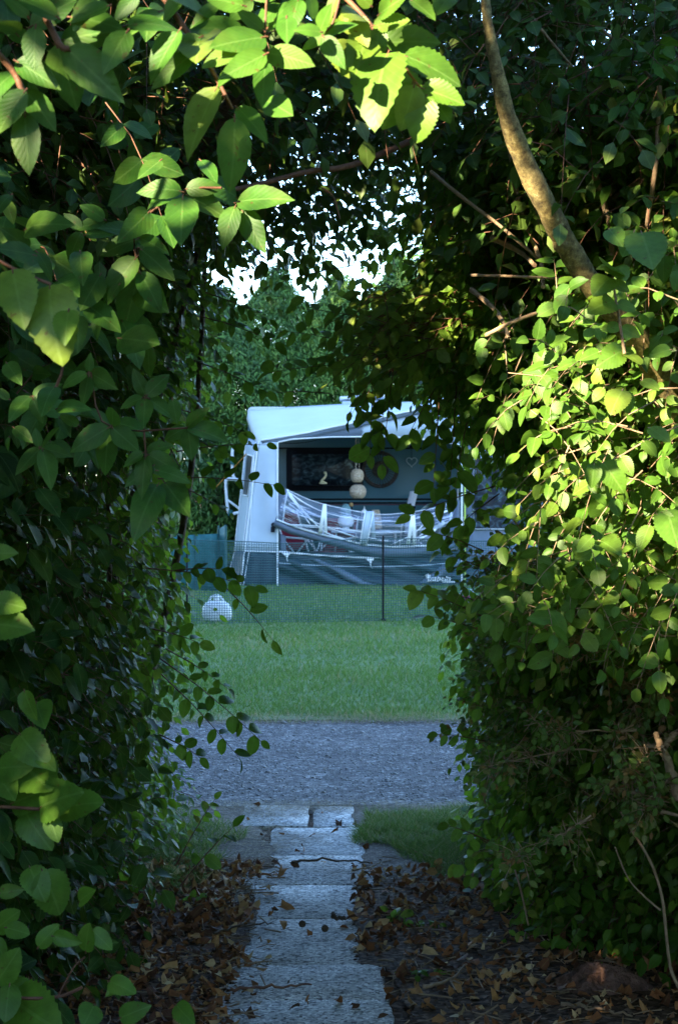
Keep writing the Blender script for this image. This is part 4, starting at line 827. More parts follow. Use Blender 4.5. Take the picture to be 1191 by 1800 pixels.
def broad_tree(name, x, y, h, rx, rz, label, mat, n, ls, k=5, zc=None, group=None, holes=None):
    t = thing(name, (x, y, 0), label, 'tree', group); zc = zc or h - rz
    mb = MB(); mb.tube(smooth_path([(x, y, 0), (x + .1, y, h * .3), (x - .05, y + .1, h * .6), (x, y, h * .9)], 12), np.linspace(.03 * h, .005 * h, 12), 8)
    for i in range(9):
        a = rng.uniform(0, 6.28); z0 = rng.uniform(.35, .75) * h; e_ = np.array([x + rx * .8 * math.cos(a), y + rx * .8 * math.sin(a), z0 + rng.uniform(.1, .25) * h]); mb.tube(smooth_path([(x, y, z0), (x * .5 + e_[0] * .5, y * .5 + e_[1] * .5, z0 + .1 * h), e_], 8), np.linspace(.012 * h, .003 * h, 8), 6)
    mb.build('trunk', M['bark'], t, smooth=True)
    mb = MB(); u = nrm(rng.normal(0, 1, (n, 3))); rr_ = rng.uniform(.25, 1, n) ** .5; lump = 1 + .16 * np.sin(4 * u[:, 0] + 3 * u[:, 2] + x) + .12 * np.sin(9 * u[:, 1] + 5 * u[:, 2])
    p = np.c_[x + u[:, 0] * rx * rr_ * lump, y + u[:, 1] * rx * rr_ * lump, zc + u[:, 2] * rz * rr_ * lump]
    if holes is not None: p_k = holes(p); p = p[p_k]; u = u[p_k]; n = len(p)
    sprays(mb, None, p, u + rng.normal(0, .5, (n, 3)), np.c_[rng.normal(0, .5, (n, 2)), np.ones(n)], np.full(n, ls * 2.6), k, np.full(n, ls), T_FAR[:2], np.clip(rng.normal(.5, .2, n), 0, 1), droop=.3)
    mb.build('crown', mat, t)
broad_tree('broadleaf_tree', 3.0, 35.5, 6.4, 2.2, 1.9, 'bright yellow green tree beyond the caravan to the right', M['elm'], 5200, .10)

# ------------------------------------------------------------------ unseen trees and hedges added behind the camera to block sun and sky
WORD = iter(['nearest the camera side', 'second along the row', 'third along the row', 'fourth along the row', 'fifth along the row', 'farthest along the row', 'behind to the left', 'behind to the right'])
def added_shade_tree(x, y, h, rx, rz, zc, n=5200, ls=.42, holes=None): broad_tree('unseen_shade_tree', x, y, h, rx, rz, 'unseen tree added to shade the field, ' + next(WORD), M['shade'], n, ls, 4, zc, 'unseen trees added behind the viewpoint', holes)
def bulk(name, label, cat, lo, hi, fn, n, ls, out, stem):
    t = thing(name, (stem[0], stem[1], 0), label, cat, 'unseen trees and hedges added for shade'); lo = np.array(lo, float); hi = np.array(hi, float)
    p = rng.uniform(lo, hi, (n * 3, 3)); p = p[fn(p)][:n]; n = len(p); lm = MB()
    sprays(lm, None, p, rng.normal(0, .7, (n, 3)) + out, np.c_[rng.normal(0, .6, (n, 2)), np.ones(n)], np.full(n, ls * 2.4), 5, np.full(n, ls), T_FAR[:2], np.clip(rng.normal(.5, .2, n), 0, 1), droop=.3)
    lm.build('crown', M['shade'], t); mb = MB(); mb.tube(smooth_path([(stem[0], stem[1], 0), (stem[0] + .1, stem[1], stem[2] * .5), stem], 8), [.12, .11, .1, .09, .08, .06, .05, .03], 8); mb.build('trunk', M['bark'], t)
q_ = lambda p: p[:, 2] + .62 * p[:, 0] + .0 + .06 * np.sin(p[:, 1] * 2.2) + .10 * np.sin(p[:, 0] * 5 + p[:, 1] * 3.7)  # height measured along the sunbeams, for cutting the added hedge and crown
bulk('hedge_shrub', 'unseen hedge added for shade to the left behind the viewpoint', 'shrub', (-4.2, -5, .05), (-1.7, 2.9, 4.6), lambda p: (q_(p) < 1.58) | ((q_(p) < 3.1) & (np.sin(p[:, 1] * 4.1 + p[:, 2] * 2.7) + np.sin(p[:, 2] * 6.3 - p[:, 1] * 3.1 + p[:, 0]) > np.where(q_(p) > 2.1, .5, 1.6)) & (p[:, 0] > -3.2)), 4600, .15, [0, 0, .2], (-2.6, -1, 2.4))  # added out of view; top edge and wisps shaped to dapple the sunlight
bulk('hedge_shrub', 'unseen hedge added for shade to the right behind the viewpoint', 'shrub', (1.9, -5, .05), (3.8, 3.3, 3.1), lambda p: p[:, 0] > 1.9, 2200, .16, [0, 0, .2], (2.8, -1, 3.4))  # added out of view to hold back sky light
bulk('added_shade_tree', 'unseen tree added to shade the viewpoint with its crown', 'tree', (-6.5, -0.9, 2.6), (2.6, 3.2, 7.0), lambda p: (q_(p) > 3.02) & (q_(p) < 4.6) & ((p[:, 0] > -6) | (p[:, 2] > 6)) & (p[:, 2] > 2.3 + .40 * np.maximum(p[:, 1], 0)), 4200, .17, [0, 0, -.1], (2.4, -2, 4.0))  # crown added out of view, its underside cut along the sunbeams
for x, y, h in ((-13, -5.5, 9), (-13.5, -1, 12.5), (-13, 5, 13.5), (-13.5, 11, 13.5), (-14, 17, 12.5), (-14.5, 23, 11)): added_shade_tree(x, y, h, 3.9, h * .52, h * .50, 7500, .36)
for x, y, h in ((-5, -15, 4.6), (2.5, -14, 4.6)): added_shade_tree(x, y, h, 3.8, h * .5, h * .5, 2500, .30)

# ------------------------------------------------------------------ the hedge passage
OPEN = np.array([(150, 1800), (250, 1660), (318, 1560), (326, 1400), (298, 1300), (308, 1180), (322, 1080), (316, 980), (316, 900), (306, 800), (318, 720), (352, 640), (374, 560), (380, 500), (400, 455), (450, 425), (520, 405), (600, 400), (690, 402), (770, 430), (800, 470),
                 (770, 515), (700, 560), (690, 640), (720, 690), (770, 740), (820, 800), (850, 870), (850, 960), (815, 1000), (800, 1080), (818, 1160), (830, 1250), (826, 1300), (842, 1400), (825, 1480), (838, 1560), (930, 1640), (1100, 1800)], float)
YO = 7.3
def beam(p):                                           # gaps carved in the left crowns so low sun reaches the path sprays
    t = (6.2 - p[:, 1]) / -S[1]; a = p[:, 0] + S[0] * t * -1; b_ = p[:, 2] - S[2] * t
    return (a > .0) & (a < .8) & (b_ > 1.72 + .1 * np.sin(a * 20)) & (b_ < 2.5) & (np.sin(a * 23 + b_ * 9) + np.sin(b_ * 31 - a * 7) > -.3)
OPEN[:20, 0] -= 50 * np.clip((620 - OPEN[:20, 0]) / 200, 0, 1); OPEN[22:, 0] += 52 + 34 * ((OPEN[22:, 1] > 630) & (OPEN[22:, 1] < 1010)); OPEN[:, 1] -= 8 * (OPEN[:, 1] < 600) + 26 * ((OPEN[:, 1] < 600) & (OPEN[:, 0] > 650))
OPW = np.c_[(OPEN[:, 0] - CX) / FPX * YO, EYE - (OPEN[:, 1] - HOR) / FPX * YO]
def in_open(x, z):
    r = np.zeros(len(x), bool); n = len(OPW); j = n - 1
    for i in range(n):
        xi, zi = OPW[i]; xj, zj = OPW[j]; c = (zi > z) != (zj > z)
        r ^= c & (x < (xj - xi) * (z - zi) / (zj - zi + 1e-12) + xi); j = i
    return r
def sample(n, lo, hi, fn):
    out = []; got = 0; lo = np.array(lo); hi = np.array(hi)
    while got < n:
        p = rng.uniform(lo, hi, (n * 2, 3)); p = p[fn(p)]; out.append(p); got += len(p)
        if len(p) == 0: break
    return np.vstack(out)[:n]
def stems(t, bases, tops, r0, mat, name='stem', each=True):
    for b_, t_ in zip(bases, tops):
        b_ = np.array(b_, float); t_ = np.array(t_, float); mid = (b_ + t_) / 2 + rng.normal(0, .06, 3); mb = MB()
        mb.tube(smooth_path([b_, mid, t_], 14), np.linspace(r0, r0 * .35, 14), 7)
        for k in range(5):
            s0 = b_ + (t_ - b_) * rng.uniform(.2, .9); e_ = s0 + rng.normal(0, .10, 3) + [0, 0, .08]; mb.tube(smooth_path([s0, (s0 + e_) / 2 + rng.normal(0, .03, 3), e_], 7), np.linspace(r0 * .35, r0 * .1, 7), 5)
        mb.build(name, mat, t, smooth=True)
def hedge_part(t, pts, out, size, mat, k=6, L=(.12, .28), tpls=T_FAR, tint=.4, droop=.45, name='foliage', tj=.14, twig='bark_red', upb=.9, outw=.55):
    n = len(pts); lm, tm = MB(), MB()
    d = out * 1.0 + rng.normal(0, .55, (n, 3)) + [0, 0, -.05]
    up = out * outw + rng.normal(0, .35, (n, 3)) + [0, 0, upb]
    ti = np.clip(tint + .15 * np.sin(pts[:, 1] * 5 + pts[:, 2] * 7) + rng.normal(0, tj, n), 0, 1)
    sprays(lm, tm, pts, d, up, rng.uniform(*L, n), k, size * rng.uniform(.75, 1.2, n), tpls, ti, droop=droop)
    lm.build(name, M[mat], t, smooth=True); tm.build('twigs', M[twig], t)
# left wall: three shrubs
def leftfn(y0, y1):
    def f(p):
        x, y, z = p.T; xi = -0.62 - (.16 if y0 < 4 else .05 if y0 < 6 else 0) - .10 * np.clip(6.6 - y, 0, 4) * .55 + .05 * np.sin(y * 6 + z * 4)
        ok = (x < xi) & (y >= y0) & (y < y1) & ~beam(p); return ok & ~in_open(x, z)
    return f
lab = ['nearest dark shrub of the left hedge with large drooping leaves', 'middle dark shrub of the left hedge', 'farthest left hedge shrub, its sprays reaching over the path mouth']
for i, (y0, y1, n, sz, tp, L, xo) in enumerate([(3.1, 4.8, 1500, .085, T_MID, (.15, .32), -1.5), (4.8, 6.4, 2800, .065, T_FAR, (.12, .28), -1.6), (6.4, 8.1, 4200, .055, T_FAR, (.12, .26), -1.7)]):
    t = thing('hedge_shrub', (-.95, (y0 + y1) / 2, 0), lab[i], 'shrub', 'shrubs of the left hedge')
    p = sample(n, (xo, y0, .03), (-.2, y1, 3.2), leftfn(y0, y1)); o = np.tile([.75, -.45, 0], (len(p), 1)); hedge_part(t, p, o, sz, 'hedge_shaded' if i < 2 else 'hedge', L=L, tpls=tp, tint=.38)  # two nearest shrubs take the leaf with shade in its colour
    stems(t, [(-1.0 - .45 * (i < 2) + rng.normal(0, .08), rng.uniform(y0, y1), 0) for _ in range(4)], [(-.85 - .6 * (i < 2) + rng.normal(0, .15), rng.uniform(y0, y1), 3.0) for _ in range(4)], .022, M['bark'])
# outer bulk of the left hedge (blocks the light from the side)
t = thing('hedge_shrub', (-2.6, 5.5, 0), 'broad outer shrub of the left hedge away from the path', 'shrub', 'shrubs of the left hedge')
p = sample(2600, (-4.2, 3.0, .05), (-1.5, 8.0, 3.0), lambda p: p[:, 0] < -1.5); hedge_part(t, p, np.tile([0, -.5, .3], (len(p), 1)), .16, 'hedge', k=5, L=(.3, .5), tint=.4)
stems(t, [(-2.4, 5, 0), (-3, 6, 0)], [(-2.2, 5, 3.5), (-3.2, 6, 3.6)], .04, M['bark'])
# right wall
def rightfn(x0, x1, thick=1.3):
    def f(p):
        x, y, z = p.T; yf = 7.85 - 2.1 * np.minimum(x, 1.15) - .62 * np.minimum(z, 3) + .16 * np.sin(x * 7 + z * 5) + .10 * np.sin(z * 13 - x * 4)
        return (x >= x0) & (x < x1) & (y > yf) & (y < np.minimum(yf + thick + .6 * (x < .8), 8.1)) & ~in_open(x, z)
    return f
lab = ['right hedge shrub at the edge of the path, small leaves down to the ground', 'right hedge shrub in the middle, behind the thorny branches', 'right hedge shrub at the right edge of the picture behind the pale stems']
for i, (x0, x1, n, sz, tp) in enumerate([(.15, .78, 5200, .050, T_FAR), (.78, 1.3, 5000, .055, T_FAR), (1.3, 2.2, 2600, .07, T_FAR)]):
    t = thing('hedge_shrub', ((x0 + x1) / 2 + .15, 6.9 - .4 * i, 0), lab[i], 'shrub', 'shrubs of the right hedge')
    p = sample(n, (x0, 2.9, .03), (x1, 8.1, 2.6), rightfn(x0, x1)); o = np.tile([-.35, -.8, 0], (len(p), 1)); hedge_part(t, p, o, sz, 'hedge', L=(.10, .24), tpls=tp, tint=.56)  # raised tint puts the stronger light on this side into the leaf colour
    stems(t, [(rng.uniform(x0 + .6, x1 + .4), 7.2 - .8 * i + rng.normal(0, .2), 0) for _ in range(4)], [(rng.uniform(x0 + .65, x1 + .4), 6.6 - .8 * i, 2.4) for _ in range(4)], .022, M['bark'])
t = thing('hedge_shrub', (3.3, 6, 0), 'broad outer shrub of the right hedge away from the path', 'shrub', 'shrubs of the right hedge')
p = sample(2600, (2.0, 3.4, .05), (4.6, 8.0, 4.6), lambda p: p[:, 0] > 2.0); hedge_part(t, p, np.tile([0, -.5, .3], (len(p), 1)), .16, 'hedge', k=5, L=(.3, .5), tint=.4)
stems(t, [(3, 5, 0), (3.5, 6, 0)], [(3.2, 5, 3.5), (3.2, 6, 3.6)], .04, M['bark'])
# canopy overhead: the crown of a left tree and the crown of the leaning tree
def canopyfn(x0, x1, dens):
    def f(p):
        x, y, z = p.T; g_ = np.sin(x * 5.1 + y * 2.3) + np.sin(y * 4.3 - z * 5 + 1) + np.sin(z * 7.7 + x * 3.1 + 2)
        return (x >= x0) & (x < x1) & ~in_open(x, z) & (z > 2.18) & ~beam(p) & ((g_ > dens) | (x < -.75) | (z > 3.6))
    return f
tl = thing('field_maple', (-1.3, 6.2, 0), 'tree whose dark crown roofs the left half of the passage', 'tree')
p = sample(7400, (-1.6, 4.2, 2.15), (.15, 8.6, 4.3), canopyfn(-1.6, .15, -1.15)); hedge_part(tl, p, np.tile([.3, -.35, -.1], (len(p), 1)), .062, 'canopy', L=(.12, .3), tint=.35, name='crown')
stems(tl, [(-1.3, 6.2, 0), (-1.25, 6.25, 1.8), (-1.25, 6.2, 2.0)], [(-1.1, 6.2, 3.6), (-.1, 5.6, 3.0), (.1, 7.0, 3.2)], .045, M['bark'], 'trunk')
tr = thing('leaning_tree', (1.75, 4.9, 0), 'tree with a slanting lichen mottled trunk leaning up to the left over the passage', 'tree')
p = sample(7600, (.15, 4.4, 2.15), (2.4, 8.6, 4.3), canopyfn(.15, 2.4, -1.05)); hedge_part(tr, p, np.tile([-.2, -.45, -.1], (len(p), 1)), .058, 'canopy', L=(.12, .3), tint=.4, name='crown')
def J4(a, b, Y): return P(591 + a / 1.985, b / 1.985, Y)
tp = [J4(505, -160, 4.1), J4(520, 0, 4.1), J4(530, 100, 4.1), J4(562, 260, 4.12), J4(600, 420, 4.15), J4(662, 580, 4.2), J4(742, 740, 4.25), J4(800, 850, 4.3), J4(880, 980, 4.35), J4(965, 1090, 4.4), J4(1080, 1230, 4.5), J4(1300, 1600, 4.7), (1.62, 4.85, .8), (1.75, 4.9, 0)]
rad = [.008, .010, .012, .016, .021, .025, .026, .027, .028, .030, .033, .045, .055, .07]
pp = smooth_path(tp, 90); rs = np.interp(np.linspace(0, 13, 90), range(14), rad) * (1 + .05 * np.sin(np.arange(90) * .9) + .03 * np.sin(np.arange(90) * 2.3)); mb = MB(); mb.tube(pp, rs, 14)
kn = J4(800, 850, 4.3) + [-.03, -.02, .0]; mb.lathe(kn + [.02, .01, 0], [(.001, -.03), (.02, -.015), (.024, 0), (.014, .02), (.001, .03)], 9); mb.build('trunk', M['lichen'], tr, smooth=True)
mb = MB()
for pts, r_ in (([(1125, 300), (1122, 430), (1110, 600), (1072, 830), (1040, 930)], .009), ([(870, 470), (890, 580), (930, 700), (955, 800), (960, 900)], .013), ([(600, 480), (615, 600), (645, 750), (710, 905), (720, 1000)], .010), ([(1065, 628), (1000, 665), (960, 700), (910, 790)], .009), ([(960, 300), (1010, 370), (1095, 440)], .008),
                ([(330, 600), (440, 690), (560, 780), (700, 900)], .007), ([(470, 960), (640, 965), (830, 975)], .005), ([(520, 1170), (620, 1120), (720, 1085)], .007), ([(470, 1010), (560, 1090), (600, 1180)], .009), ([(540, 830), (640, 880), (690, 925)], .010), ([(1060, 740), (1191, 748)], .004), ([(960, 730), (1000, 720), (985, 760)], .008), ([(920, 100), (1000, 170), (1150, 330)], .006), ([(680, 60), (760, 160), (880, 300)], .005),
                ([(1130, 760), (1160, 900), (1191, 1000)], .012), ([(940, 1080), (1010, 1100), (1110, 1191)], .012)):
    Y = rng.uniform(4.5, 5.0); p = smooth_path([J4(a, b, Y + rng.normal(0, .05)) for a, b in pts], 14); mb.tube(p, np.linspace(r_ * .8, r_ * .6, 14) * (1 + .1 * np.sin(np.arange(14) * 2)), 7)
mb.build('branches', M['bark_pale'], tr, smooth=True)
mb = MB(); mb.tube(smooth_path([P(350, 345, 4.3), P(450, 325, 4.4), P(540, 302, 4.5), P(625, 288, 4.6), P(760, 230, 4.9)], 20), np.linspace(.006, .009, 20), 6); mb.tube(smooth_path([P(565, 330, 4.5), P(585, 345, 4.5), P(597, 385, 4.5)], 8), .0025, 5); mb.build('branches', M['bark_red'], tl, smooth=True)

# ------------------------------------------------------------------ near plants placed leaf by leaf
def hand(mb, tw, org, sc, items, Y, tpls, tint, dyr=.12, hub=None, wide=1.0):
    for it in items:
        (bx_, by_), (tx_, ty_) = it[0], it[1]; y0 = Y + rng.normal(0, .03); y1 = y0 - abs(rng.normal(0, dyr * .5)) * .6
        b_ = P(org[0] + bx_ / sc, org[1] + by_ / sc, y0); e_ = P(org[0] + tx_ / sc, org[1] + ty_ / sc, y1)
        d = e_ - b_; L = np.linalg.norm(d); nn = np.array([rng.normal(0, .3), -1.0, rng.uniform(.2, .9)])
        tpl = tpls[rng.integers(0, len(tpls))]; tt = it[2] if len(it) > 2 else tint
        v, q, uv = tpl; vv = v.copy(); vv[:, 0] *= wide
        put_leaves(mb, (vv, q, uv), b_[None], d[None], nn[None], np.array([L]), np.array([np.clip(tt + rng.normal(0, .12), 0, 1)]), .1)
        if tw is not None: tw.tube([b_ - d * .08, b_ + d * .05], .0012, 4)
eb = thing('elder_bush', (-1.15, 2.6, 0), 'elder bush with large pinnate leaves hanging in from the top left', 'shrub')
lm, tm = MB(), MB(); o3, s3 = (0, 0), 1.985
hand(lm, tm, o3, s3, [((215, 140), (432, 88)), ((110, 92), (262, -20)), ((198, 160), (275, 358)), ((238, 172), (428, 348)), ((125, 95), (112, 238)), ((60, 120), (-40, 20)), ((88, 318), (-20, 450)), ((92, 318), (200, 455)), ((88, 400), (97, 612)), ((58, 255), (-60, 300)), ((250, 60), (440, 80)), ((60, 215), (210, 300)),
    ((440, 90), (600, 45)), ((445, 110), (360, 240)), ((380, 20), (240, 70)), ((100, 60), (30, -30)), ((45, 320), (-30, 380)), ((200, 60), (60, -30)), ((330, -10), (250, 95)), ((480, -20), (395, 75))], 2.15, T_ELD, .3)
hand(lm, tm, o3, s3, [((845, 110), (630, 60)), ((625, 108), (508, 282)), ((920, 130), (735, 152)), ((918, 105), (822, 28)), ((925, 190), (762, 272)), ((932, 185), (1080, 205)), ((925, 215), (915, 378)), ((935, 95), (1000, 0)), ((1000, 62), (1000, 145)), ((1125, 128), (1050, 175)), ((1128, 128), (1200, 235)), ((1112, 118), (1150, 10)), ((1120, 112), (1030, 95)),
    ((1130, 120), (1230, 60)), ((700, 130), (560, 190)), ((670, 190), (520, 300)), ((720, 60), (600, -30)), ((850, 20), (720, -20)), ((760, 20), (660, 90)), ((880, 0), (800, 60)), ((990, 20), (900, 60)), ((1040, 0), (1010, 90)), ((560, 40), (450, 110)), ((640, -20), (560, 80)), ((1080, -20), (1100, 70)), ((1180, -20), (1130, 70)), ((960, -10), (860, -30)), ((830, 170), (700, 230)), ((830, 250), (760, 290)),
    ((755, 308), (635, 548), .95), ((818, 415), (822, 655)), ((828, 376), (938, 472)), ((930, 350), (1015, 395)), ((700, 100), (680, 190), .9)], 2.35, T_ELD, .62)
hand(lm, tm, o3, s3, [((632, 668), (498, 632)), ((632, 675), (520, 695)), ((650, 660), (760, 640)), ((650, 680), (800, 752)), ((638, 690), (630, 848)), ((830, 705), (1000, 668)), ((845, 735), (925, 880)), ((820, 722), (768, 838)), ((825, 690), (770, 625)), ((478, 820), (360, 770)), ((482, 835), (345, 870)), ((485, 830), (595, 872)), ((492, 870), (612, 962)),
    ((475, 900), (352, 1052)), ((486, 960), (430, 1142)), ((490, 952), (562, 1072)), ((365, 765), (290, 710)), ((365, 770), (250, 800)), ((285, 800), (220, 740)), ((285, 810), (230, 905)), ((300, 820), (410, 800)), ((120, 890), (-10, 860)), ((100, 870), (30, 800)), ((130, 880), (200, 960)), ((20, 700), (50, 765)), ((90, 800), (160, 745)), ((280, 880), (290, 980)), ((40, 680), (-30, 720)),
    ((350, 960), (290, 1060)), ((300, 1060), (420, 1140)), ((420, 1180), (550, 1191)), ((350, 1080), (330, 1191)), ((200, 980), (260, 1010)), ((520, 740), (440, 820)), ((560, 560), (480, 620)), ((700, 560), (760, 620))], 3.05, T_ELD, .22)
o5, s5 = (0, 500), 2.382
hand(lm, tm, o5, s5, [((380, 370), (485, 432)), ((372, 385), (345, 515)), ((365, 375), (250, 405)), ((372, 365), (380, 285)), ((608, 465), (565, 368)), ((615, 465), (702, 372)), ((608, 480), (600, 600)), ((625, 480), (742, 560)), ((600, 475), (500, 505)), ((722, 480), (745, 585)), ((455, 600), (290, 692)), ((455, 610), (435, 782)), ((470, 600), (585, 695)), ((460, 590), (370, 510)), ((470, 590), (480, 500)),
    ((485, 580), (625, 600)), ((600, 705), (510, 762)), ((615, 700), (728, 664)), ((620, 712), (765, 785)), ((608, 725), (590, 902)), ((690, 830), (792, 962)), ((660, 840), (568, 972)), ((795, 600), (955, 640)), ((788, 608), (805, 738)), ((785, 598), (855, 510)), ((778, 600), (682, 645)), ((660, 780), (800, 800)), ((640, 760), (530, 830)), ((170, 685), (60, 798)), ((178, 692), (225, 858)), ((182, 688), (300, 712)),
    ((165, 680), (145, 600)), ((175, 680), (240, 590)), ((130, 470), (40, 520)), ((140, 470), (250, 410)), ((140, 480), (180, 575)), ((230, 430), (170, 480)), ((240, 520), (330, 480)), ((250, 560), (300, 640)), ((330, 590), (250, 540)), ((60, 600), (140, 660)), ((40, 640), (30, 700)), ((40, 480), (-20, 430)), ((30, 330), (80, 400)), ((510, 150), (600, 320)), ((520, 130), (670, 240)), ((500, 0), (440, 80)), ((580, 0), (678, 100)), ((330, 130), (325, 280)), ((620, 260), (625, 390))], 3.1, T_ELD, .32)
tm.tube(smooth_path([P(40, -60, 2.2), P(100, 70, 2.15), P(120, 85, 2.15)], 10), .004, 6); tm.tube(smooth_path([P(-40, 60, 2.1), P(20, 120, 2.15), P(45, 175, 2.15)], 10), .004, 6)
tm.tube(smooth_path([J for J in (P(250, -60, 2.4), P(335, 65, 2.38), P(372, 122, 2.36), P(409, 192, 2.35))], 16), np.linspace(.005, .002, 16), 6)
tm.tube(smooth_path([P(470, -30, 2.35), P(466, 50, 2.35), P(465, 105, 2.35)], 8), .0016, 5); tm.tube(smooth_path([P(600, -20, 2.35), P(585, 40, 2.35), P(563, 62, 2.35)], 8), .0016, 5)
tm.tube(smooth_path([P(390, 330, 3.0), P(322, 337, 3.05), P(240, 400, 3.05), P(245, 480, 3.05)], 12), .0022, 5); tm.tube(smooth_path([P(250, 700, 3.1), P(256, 795, 3.1), P(258, 800, 3.1)], 8), .0018, 5); tm.tube(smooth_path([P(160, 655, 3.1), P(190, 750, 3.1), P(330, 752, 3.1)], 8), .0018, 5); tm.tube(smooth_path([P(100, 600, 3.15), P(110, 650, 3.12), P(80, 720, 3.1)], 8), .003, 5)
# further elder foliage filling the left side
n = 60; p = sample(n, (-1.5, 3.3, 1.7), (-.3, 4.2, 3.1), lambda p: (p[:, 0] < -.165 * p[:, 1] + .26 * np.clip(p[:, 2] - 1.45, 0, .75)) & (p[:, 0] / p[:, 1] < np.interp(p[:, 2], [0, 1.2, 1.5, 2.2, 3], [-.17, -.16, -.12, -.08, .05])))
sprays(lm, tm, p, np.tile([.5, -.5, -.2], (n, 1)) + rng.normal(0, .5, (n, 3)), np.tile([.2, -.5, .7], (n, 1)) + rng.normal(0, .3, (n, 3)), rng.uniform(.12, .2, n), 3, rng.uniform(.07, .105, n), T_MID, np.full(n, .12), opposite=True, droop=.6)
lm.build('foliage', M['elder'], eb, smooth=True); tm.build('twigs', M['bark_red'], eb, smooth=True)
stems(eb, [(-1.15, 2.6, 0), (-1.2, 2.8, 0), (-1.1, 3.0, 0)], [(-1.0, 2.5, 2.5), (-1.1, 2.6, 2.6), (-1.05, 3.1, 2.6)], .018, M['bark'])
# near serrated leaves
el = thing('elm_sapling', (-.9, 2.2, 0), 'elm sapling with bright serrated leaves hanging at top centre and at the left edge', 'sapling')
lm, tm = MB(), MB()
hand(lm, tm, o3, s3, [((45, 945), (85, 1138), .7), ((175, 1000), (165, 1188), .65), ((240, 1085), (222, 1195), .8)], 2.3, T_SERR, .7, wide=1.05)
o4, s4 = (591, 0), 1.985
hand(lm, tm, o4, s4, [((240, 240), (165, 438)), ((178, 190), (103, 382)), ((170, 150), (365, 132), .1), ((238, 195), (445, 268), .15), ((310, 300), (432, 352)), ((270, 300), (232, 452)), ((312, 340), (270, 472)), ((330, 335), (382, 392)), ((265, 290), (215, 400)), ((300, 310), (448, 350)), ((130, 90), (250, 60), .5), ((60, 60), (110, 160), .9), ((20, 50), (60, 130), .9), ((0, 140), (42, 235), .9),
    ((100, 130), (70, 270), .7), ((60, 170), (20, 265), .7), ((150, 50), (235, -20)), ((120, 20), (60, -30)), ((90, 60), (40, 20), .9), ((30, 100), (-60, 60), .9), ((260, 0), (350, 60), .1), ((150, 100), (130, 190), .3), ((400, -20), (350, 30), .1)], 2.45, T_SERR, .6, wide=.95)
tm.tube(smooth_path([J4(-60, -100, 2.5), J4(60, 20, 2.48), J4(130, 100, 2.46), J4(180, 175, 2.45), J4(240, 240, 2.45), J4(310, 330, 2.45)], 24), np.linspace(.0045, .0015, 24), 6)
tm.tube(smooth_path([P(-60, 420, 2.3), P(20, 470, 2.3), P(90, 500, 2.3)], 8), .0022, 5)
# left edge leaves lower down
hand(lm, tm, (0, 500), 2.382, [((0, 1150), (-40, 1105)), ((-40, 1130), (72, 1118)), ((-30, 1330), (80, 1330)), ((-40, 1420), (120, 1429)), ((-40, 1290), (30, 1400))], 2.7, T_SERR, .3)
hand(lm, tm, (0, 1200), 2.647, [((115, 40), (162, 178), .3), ((170, 95), (205, 192), .3), ((95, 240), (160, 340)), ((-10, 400), (120, 378), .4), ((-10, 430), (68, 540)), ((110, 390), (215, 460)), ((190, 580), (320, 500)), ((290, 590), (415, 530), .35), ((60, 560), (225, 490)), ((230, 610), (270, 745)), ((120, 600), (185, 735)), ((180, 340), (260, 400)), ((140, 860), (190, 980)), ((200, 880), (300, 1080)),
    ((0, 980), (110, 960)), ((-20, 1150), (80, 1060)), ((30, 1140), (135, 1165)), ((-30, 1190), (30, 1290)), ((-20, 1400), (90, 1250), .5), ((50, 1400), (185, 1470), .4), ((45, 1410), (20, 1570)), ((60, 1470), (185, 1580)), ((250, 1180), (378, 1210), .4), ((180, 1230), (265, 1120)), ((400, 1250), (405, 1120)), ((370, 1020), (430, 960)), ((560, 1400), (490, 1460), .5), ((510, 1390), (600, 1420), .5), ((440, 1500), (400, 1580)), ((560, 1560), (700, 1500)), ((820, 1500), (890, 1580)), ((430, 1150), (520, 1240))], 3.0, T_SERR, .3)
tm.tube(smooth_path([P(-60, 1415, 3), P(40, 1420, 3), P(100, 1425, 3)], 8), .003, 5); tm.tube(smooth_path([P(-20, 1750, 3), P(60, 1755, 3), P(110, 1750, 3), P(145, 1735, 3)], 8), .003, 5); tm.tube(smooth_path([P(100, 1755, 3), P(130, 1700, 3), P(150, 1682, 3)], 8), .0015, 5)
lm.build('foliage', M['elm'], el, smooth=True); tm.build('twigs', M['bark_red'], el, smooth=True); stems(el, [(-.9, 2.2, 0)], [(-.75, 2.4, 2.6)], .012, M['bark'])
# right near shrub with serrated leaves
es = thing('elm_shrub', (1.35, 4.6, 0), 'elm shrub at the right with serrated leaves catching the sun below the leaning trunk', 'shrub')
lm, tm = MB(), MB(); o6, s6 = (791, 400), 2.9775
p = sample(900, (.42, 4.0, 1.15), (1.6, 5.1, 2.22), lambda p: (p[:, 0] / p[:, 1] > .088 + .03 * np.clip(1.5 - p[:, 2], 0, 1) + .03 * np.sin(p[:, 2] * 9)) & (p[:, 1] > 4.0 + .35 * np.abs(p[:, 0] - 1)) & ((p[:, 2] < 2.0) | (p[:, 0] > .75)))
n = len(p); sprays(lm, tm, p, np.tile([-.4, -.7, -.1], (n, 1)) + rng.normal(0, .5, (n, 3)), np.tile([-.2, -.65, .7], (n, 1)) + rng.normal(0, .3, (n, 3)), rng.uniform(.08, .2, n), 5, rng.uniform(.034, .058, n), T_MID + [leaf_tpl(12, .68, .07, .2, .3, .5, .75)], np.clip(rng.normal(.35, .25, n), 0, 1), droop=.4)
sh = [((840, 215), (765, 210)), ((848, 215), (888, 195)), ((850, 290), (935, 320)), ((842, 265), (768, 285)), ((862, 390), (762, 375)), ((872, 400), (978, 420)), ((885, 520), (782, 530)), ((892, 525), (995, 570)), ((905, 640), (800, 690)), ((912, 650), (1000, 700)), ((780, 650), (672, 690)), ((845, 225), (845, 165))]
